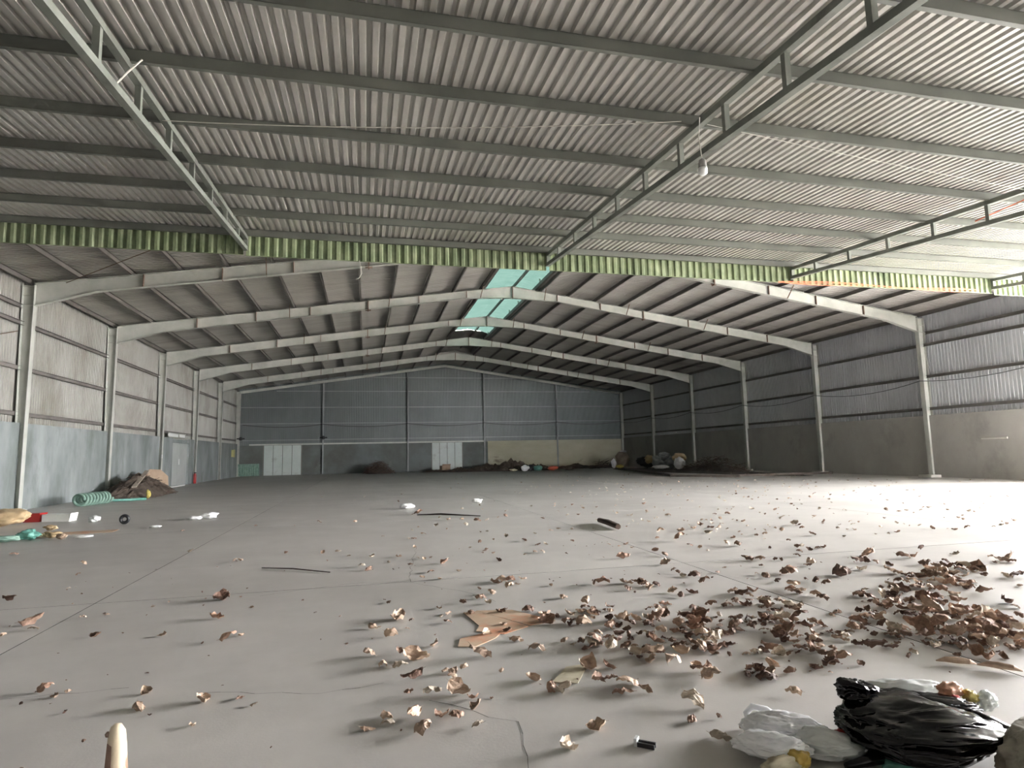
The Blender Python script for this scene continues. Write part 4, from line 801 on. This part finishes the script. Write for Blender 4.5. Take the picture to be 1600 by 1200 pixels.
tag(crumple('food_wrapper', M['yellow'], (.032, .03, .028), 44, .35, 3, 4, loc=(12.94, 2.46, .135)), 'yellow wrapper between peach wrapper and clear plastic, black bin bag', 'wrapper')
tag(crumple('plastic_bag', M['clear_bag'], (.045, .03, .04), 45, .35, 3, 4, loc=(13.0, 2.43, .11)), 'clear crumpled plastic at the right end of the black bin bag', 'plastic bag')
wb1 = thing('plastic_bag', 'white plastic shopping bag crumpled left of the black bin bag, rear one', 'plastic bag', (12.06, 2.66, 0), (0, 0, -.55))
crumple('bag_body', M['white_bag'], (.17, .085, .05), 51, .36, 1.5, 6, parent=wb1, aniso=(1.0, 1.3, 1.3), sharp=.42, fine=.2)
crumple('bag_fold', M['white_bag'], (.11, .03, .045), 52, .3, 1.6, 5, parent=wb1, loc=(-.04, .05, .035), rot=(.5, 0, .25), sharp=.3, fine=.1)
part('bag_handle', MB().tube([(-.14, .02, .05), (-.155, .04, .09), (-.125, .06, .115), (-.06, .07, .105), (-.02, .05, .08)], [.020, .014, .016, .014, .020], 8), M['white_bag'], wb1, True)
wb2 = thing('plastic_bag', 'white glossy plastic bag in front of the rear shopping bag, leftmost', 'plastic bag', (11.89, 2.53, 0), (0, 0, -.6))
crumple('bag_body', M['white_bag'], (.145, .075, .042), 53, .36, 1.5, 6, parent=wb2, aniso=(1.0, 1.3, 1.3), sharp=.42, fine=.2)
tag(crumple('plastic_bag', M['clear_bag'], (.13, .09, .045), 55, .35, 1.6, 6, loc=(12.14, 2.48, 0), rot=(0, 0, -.5), aniso=(1.0, 1.3, 1.3), fine=.16), 'cloudy plastic bag squeezed between white bags and black bin bag', 'plastic bag')
tag(crumple('paper_scrap', M['red'], (.03, .02, .02), 57, .3, 3, 3, loc=(12.27, 2.53, .035)), 'tiny red print scrap beside the black bin bag', 'scrap')
tag(crumple('food_wrapper', mat('amber_wrapper', (.45,.30,.05), (.5,.36,.1), 8, .4), (.05, .03, .035), 58, .3, 3, 4, loc=(11.95, 2.41, 0)), 'amber crumpled wrapper at the bottom edge below the white bags', 'wrapper')
tag(crumple('paper_scrap', M['card_pale'], (.08, .04, .03), 59, .3, 3, 4, loc=(11.86, 2.40, 0)), 'tan crumpled paper at the bottom edge left of the amber wrapper', 'scrap')
tag(crumple('cement_sack', M['sack'], (.36, .19, .10), 61, .22, 2.2, 6, loc=(12.89, 2.02, 0), rot=(0, 0, .45)), 'grey crusted cement sack in the lower right corner', 'sack')
tag(crumple('teal_rag', M['teal'], (.07, .03, .02), 62, .3, 3, 4, loc=(12.35, 2.30, 0)), 'grey teal rag at the bottom edge before the black bin bag', 'rag')
t = thing('black_clip', 'small black plastic clip on the floor left of the white bags', 'clip', (11.42, 2.78, 0), (0, 0, -.7))
part('bar', MB().box(-.045, .045, -.018, -.008, 0, .02).box(-.045, .045, .008, .018, 0, .02), M['dark'], t); part('tip', MB().box(-.05, -.035, -.02, .02, 0, .035), M['clear_bag'], t)
# pale stub at the lower left
st = thing('pale_stub', 'pale peeled wooden stub rising at the bottom edge, lower left', 'stub', (9.165, 2.98, 0))
part('stub', MB().tube([(0,0,0), (0,0,.10), (-.002,0,.2), (-.004,0,.255), (-.008,.0,.28), (-.01,0,.288)], [.05, .042, .036, .031, .020, .004], 16), M['pale_wood'], st, True)
part('knot', MB().tube([(-.02,-.01,.25), (-.038,-.012,.253), (-.044,-.012,.253)], [.012, .012, .002], 8), M['steel_edge'], st, True)
part('root', MB().tube([(.03,0,.05), (.09,-.02,.055), (.16,-.04,.03), (.22,-.05,.01)], [.04, .04, .03, .01], 10), M['pale_wood'], st, True)
part('bark_strip', MB().hexa([(-.036,-.046,.0), (-.004,-.053,.0), (.0,-.045,.0), (-.034,-.038,.0), (-.030,-.026,.222), (-.010,-.0345,.212), (-.008,-.026,.212), (-.028,-.018,.222)]), mat('brown_bark', (.17,.10,.07), (.24,.15,.11), 30, .8), st, label='brown bark strip on the shaded side')
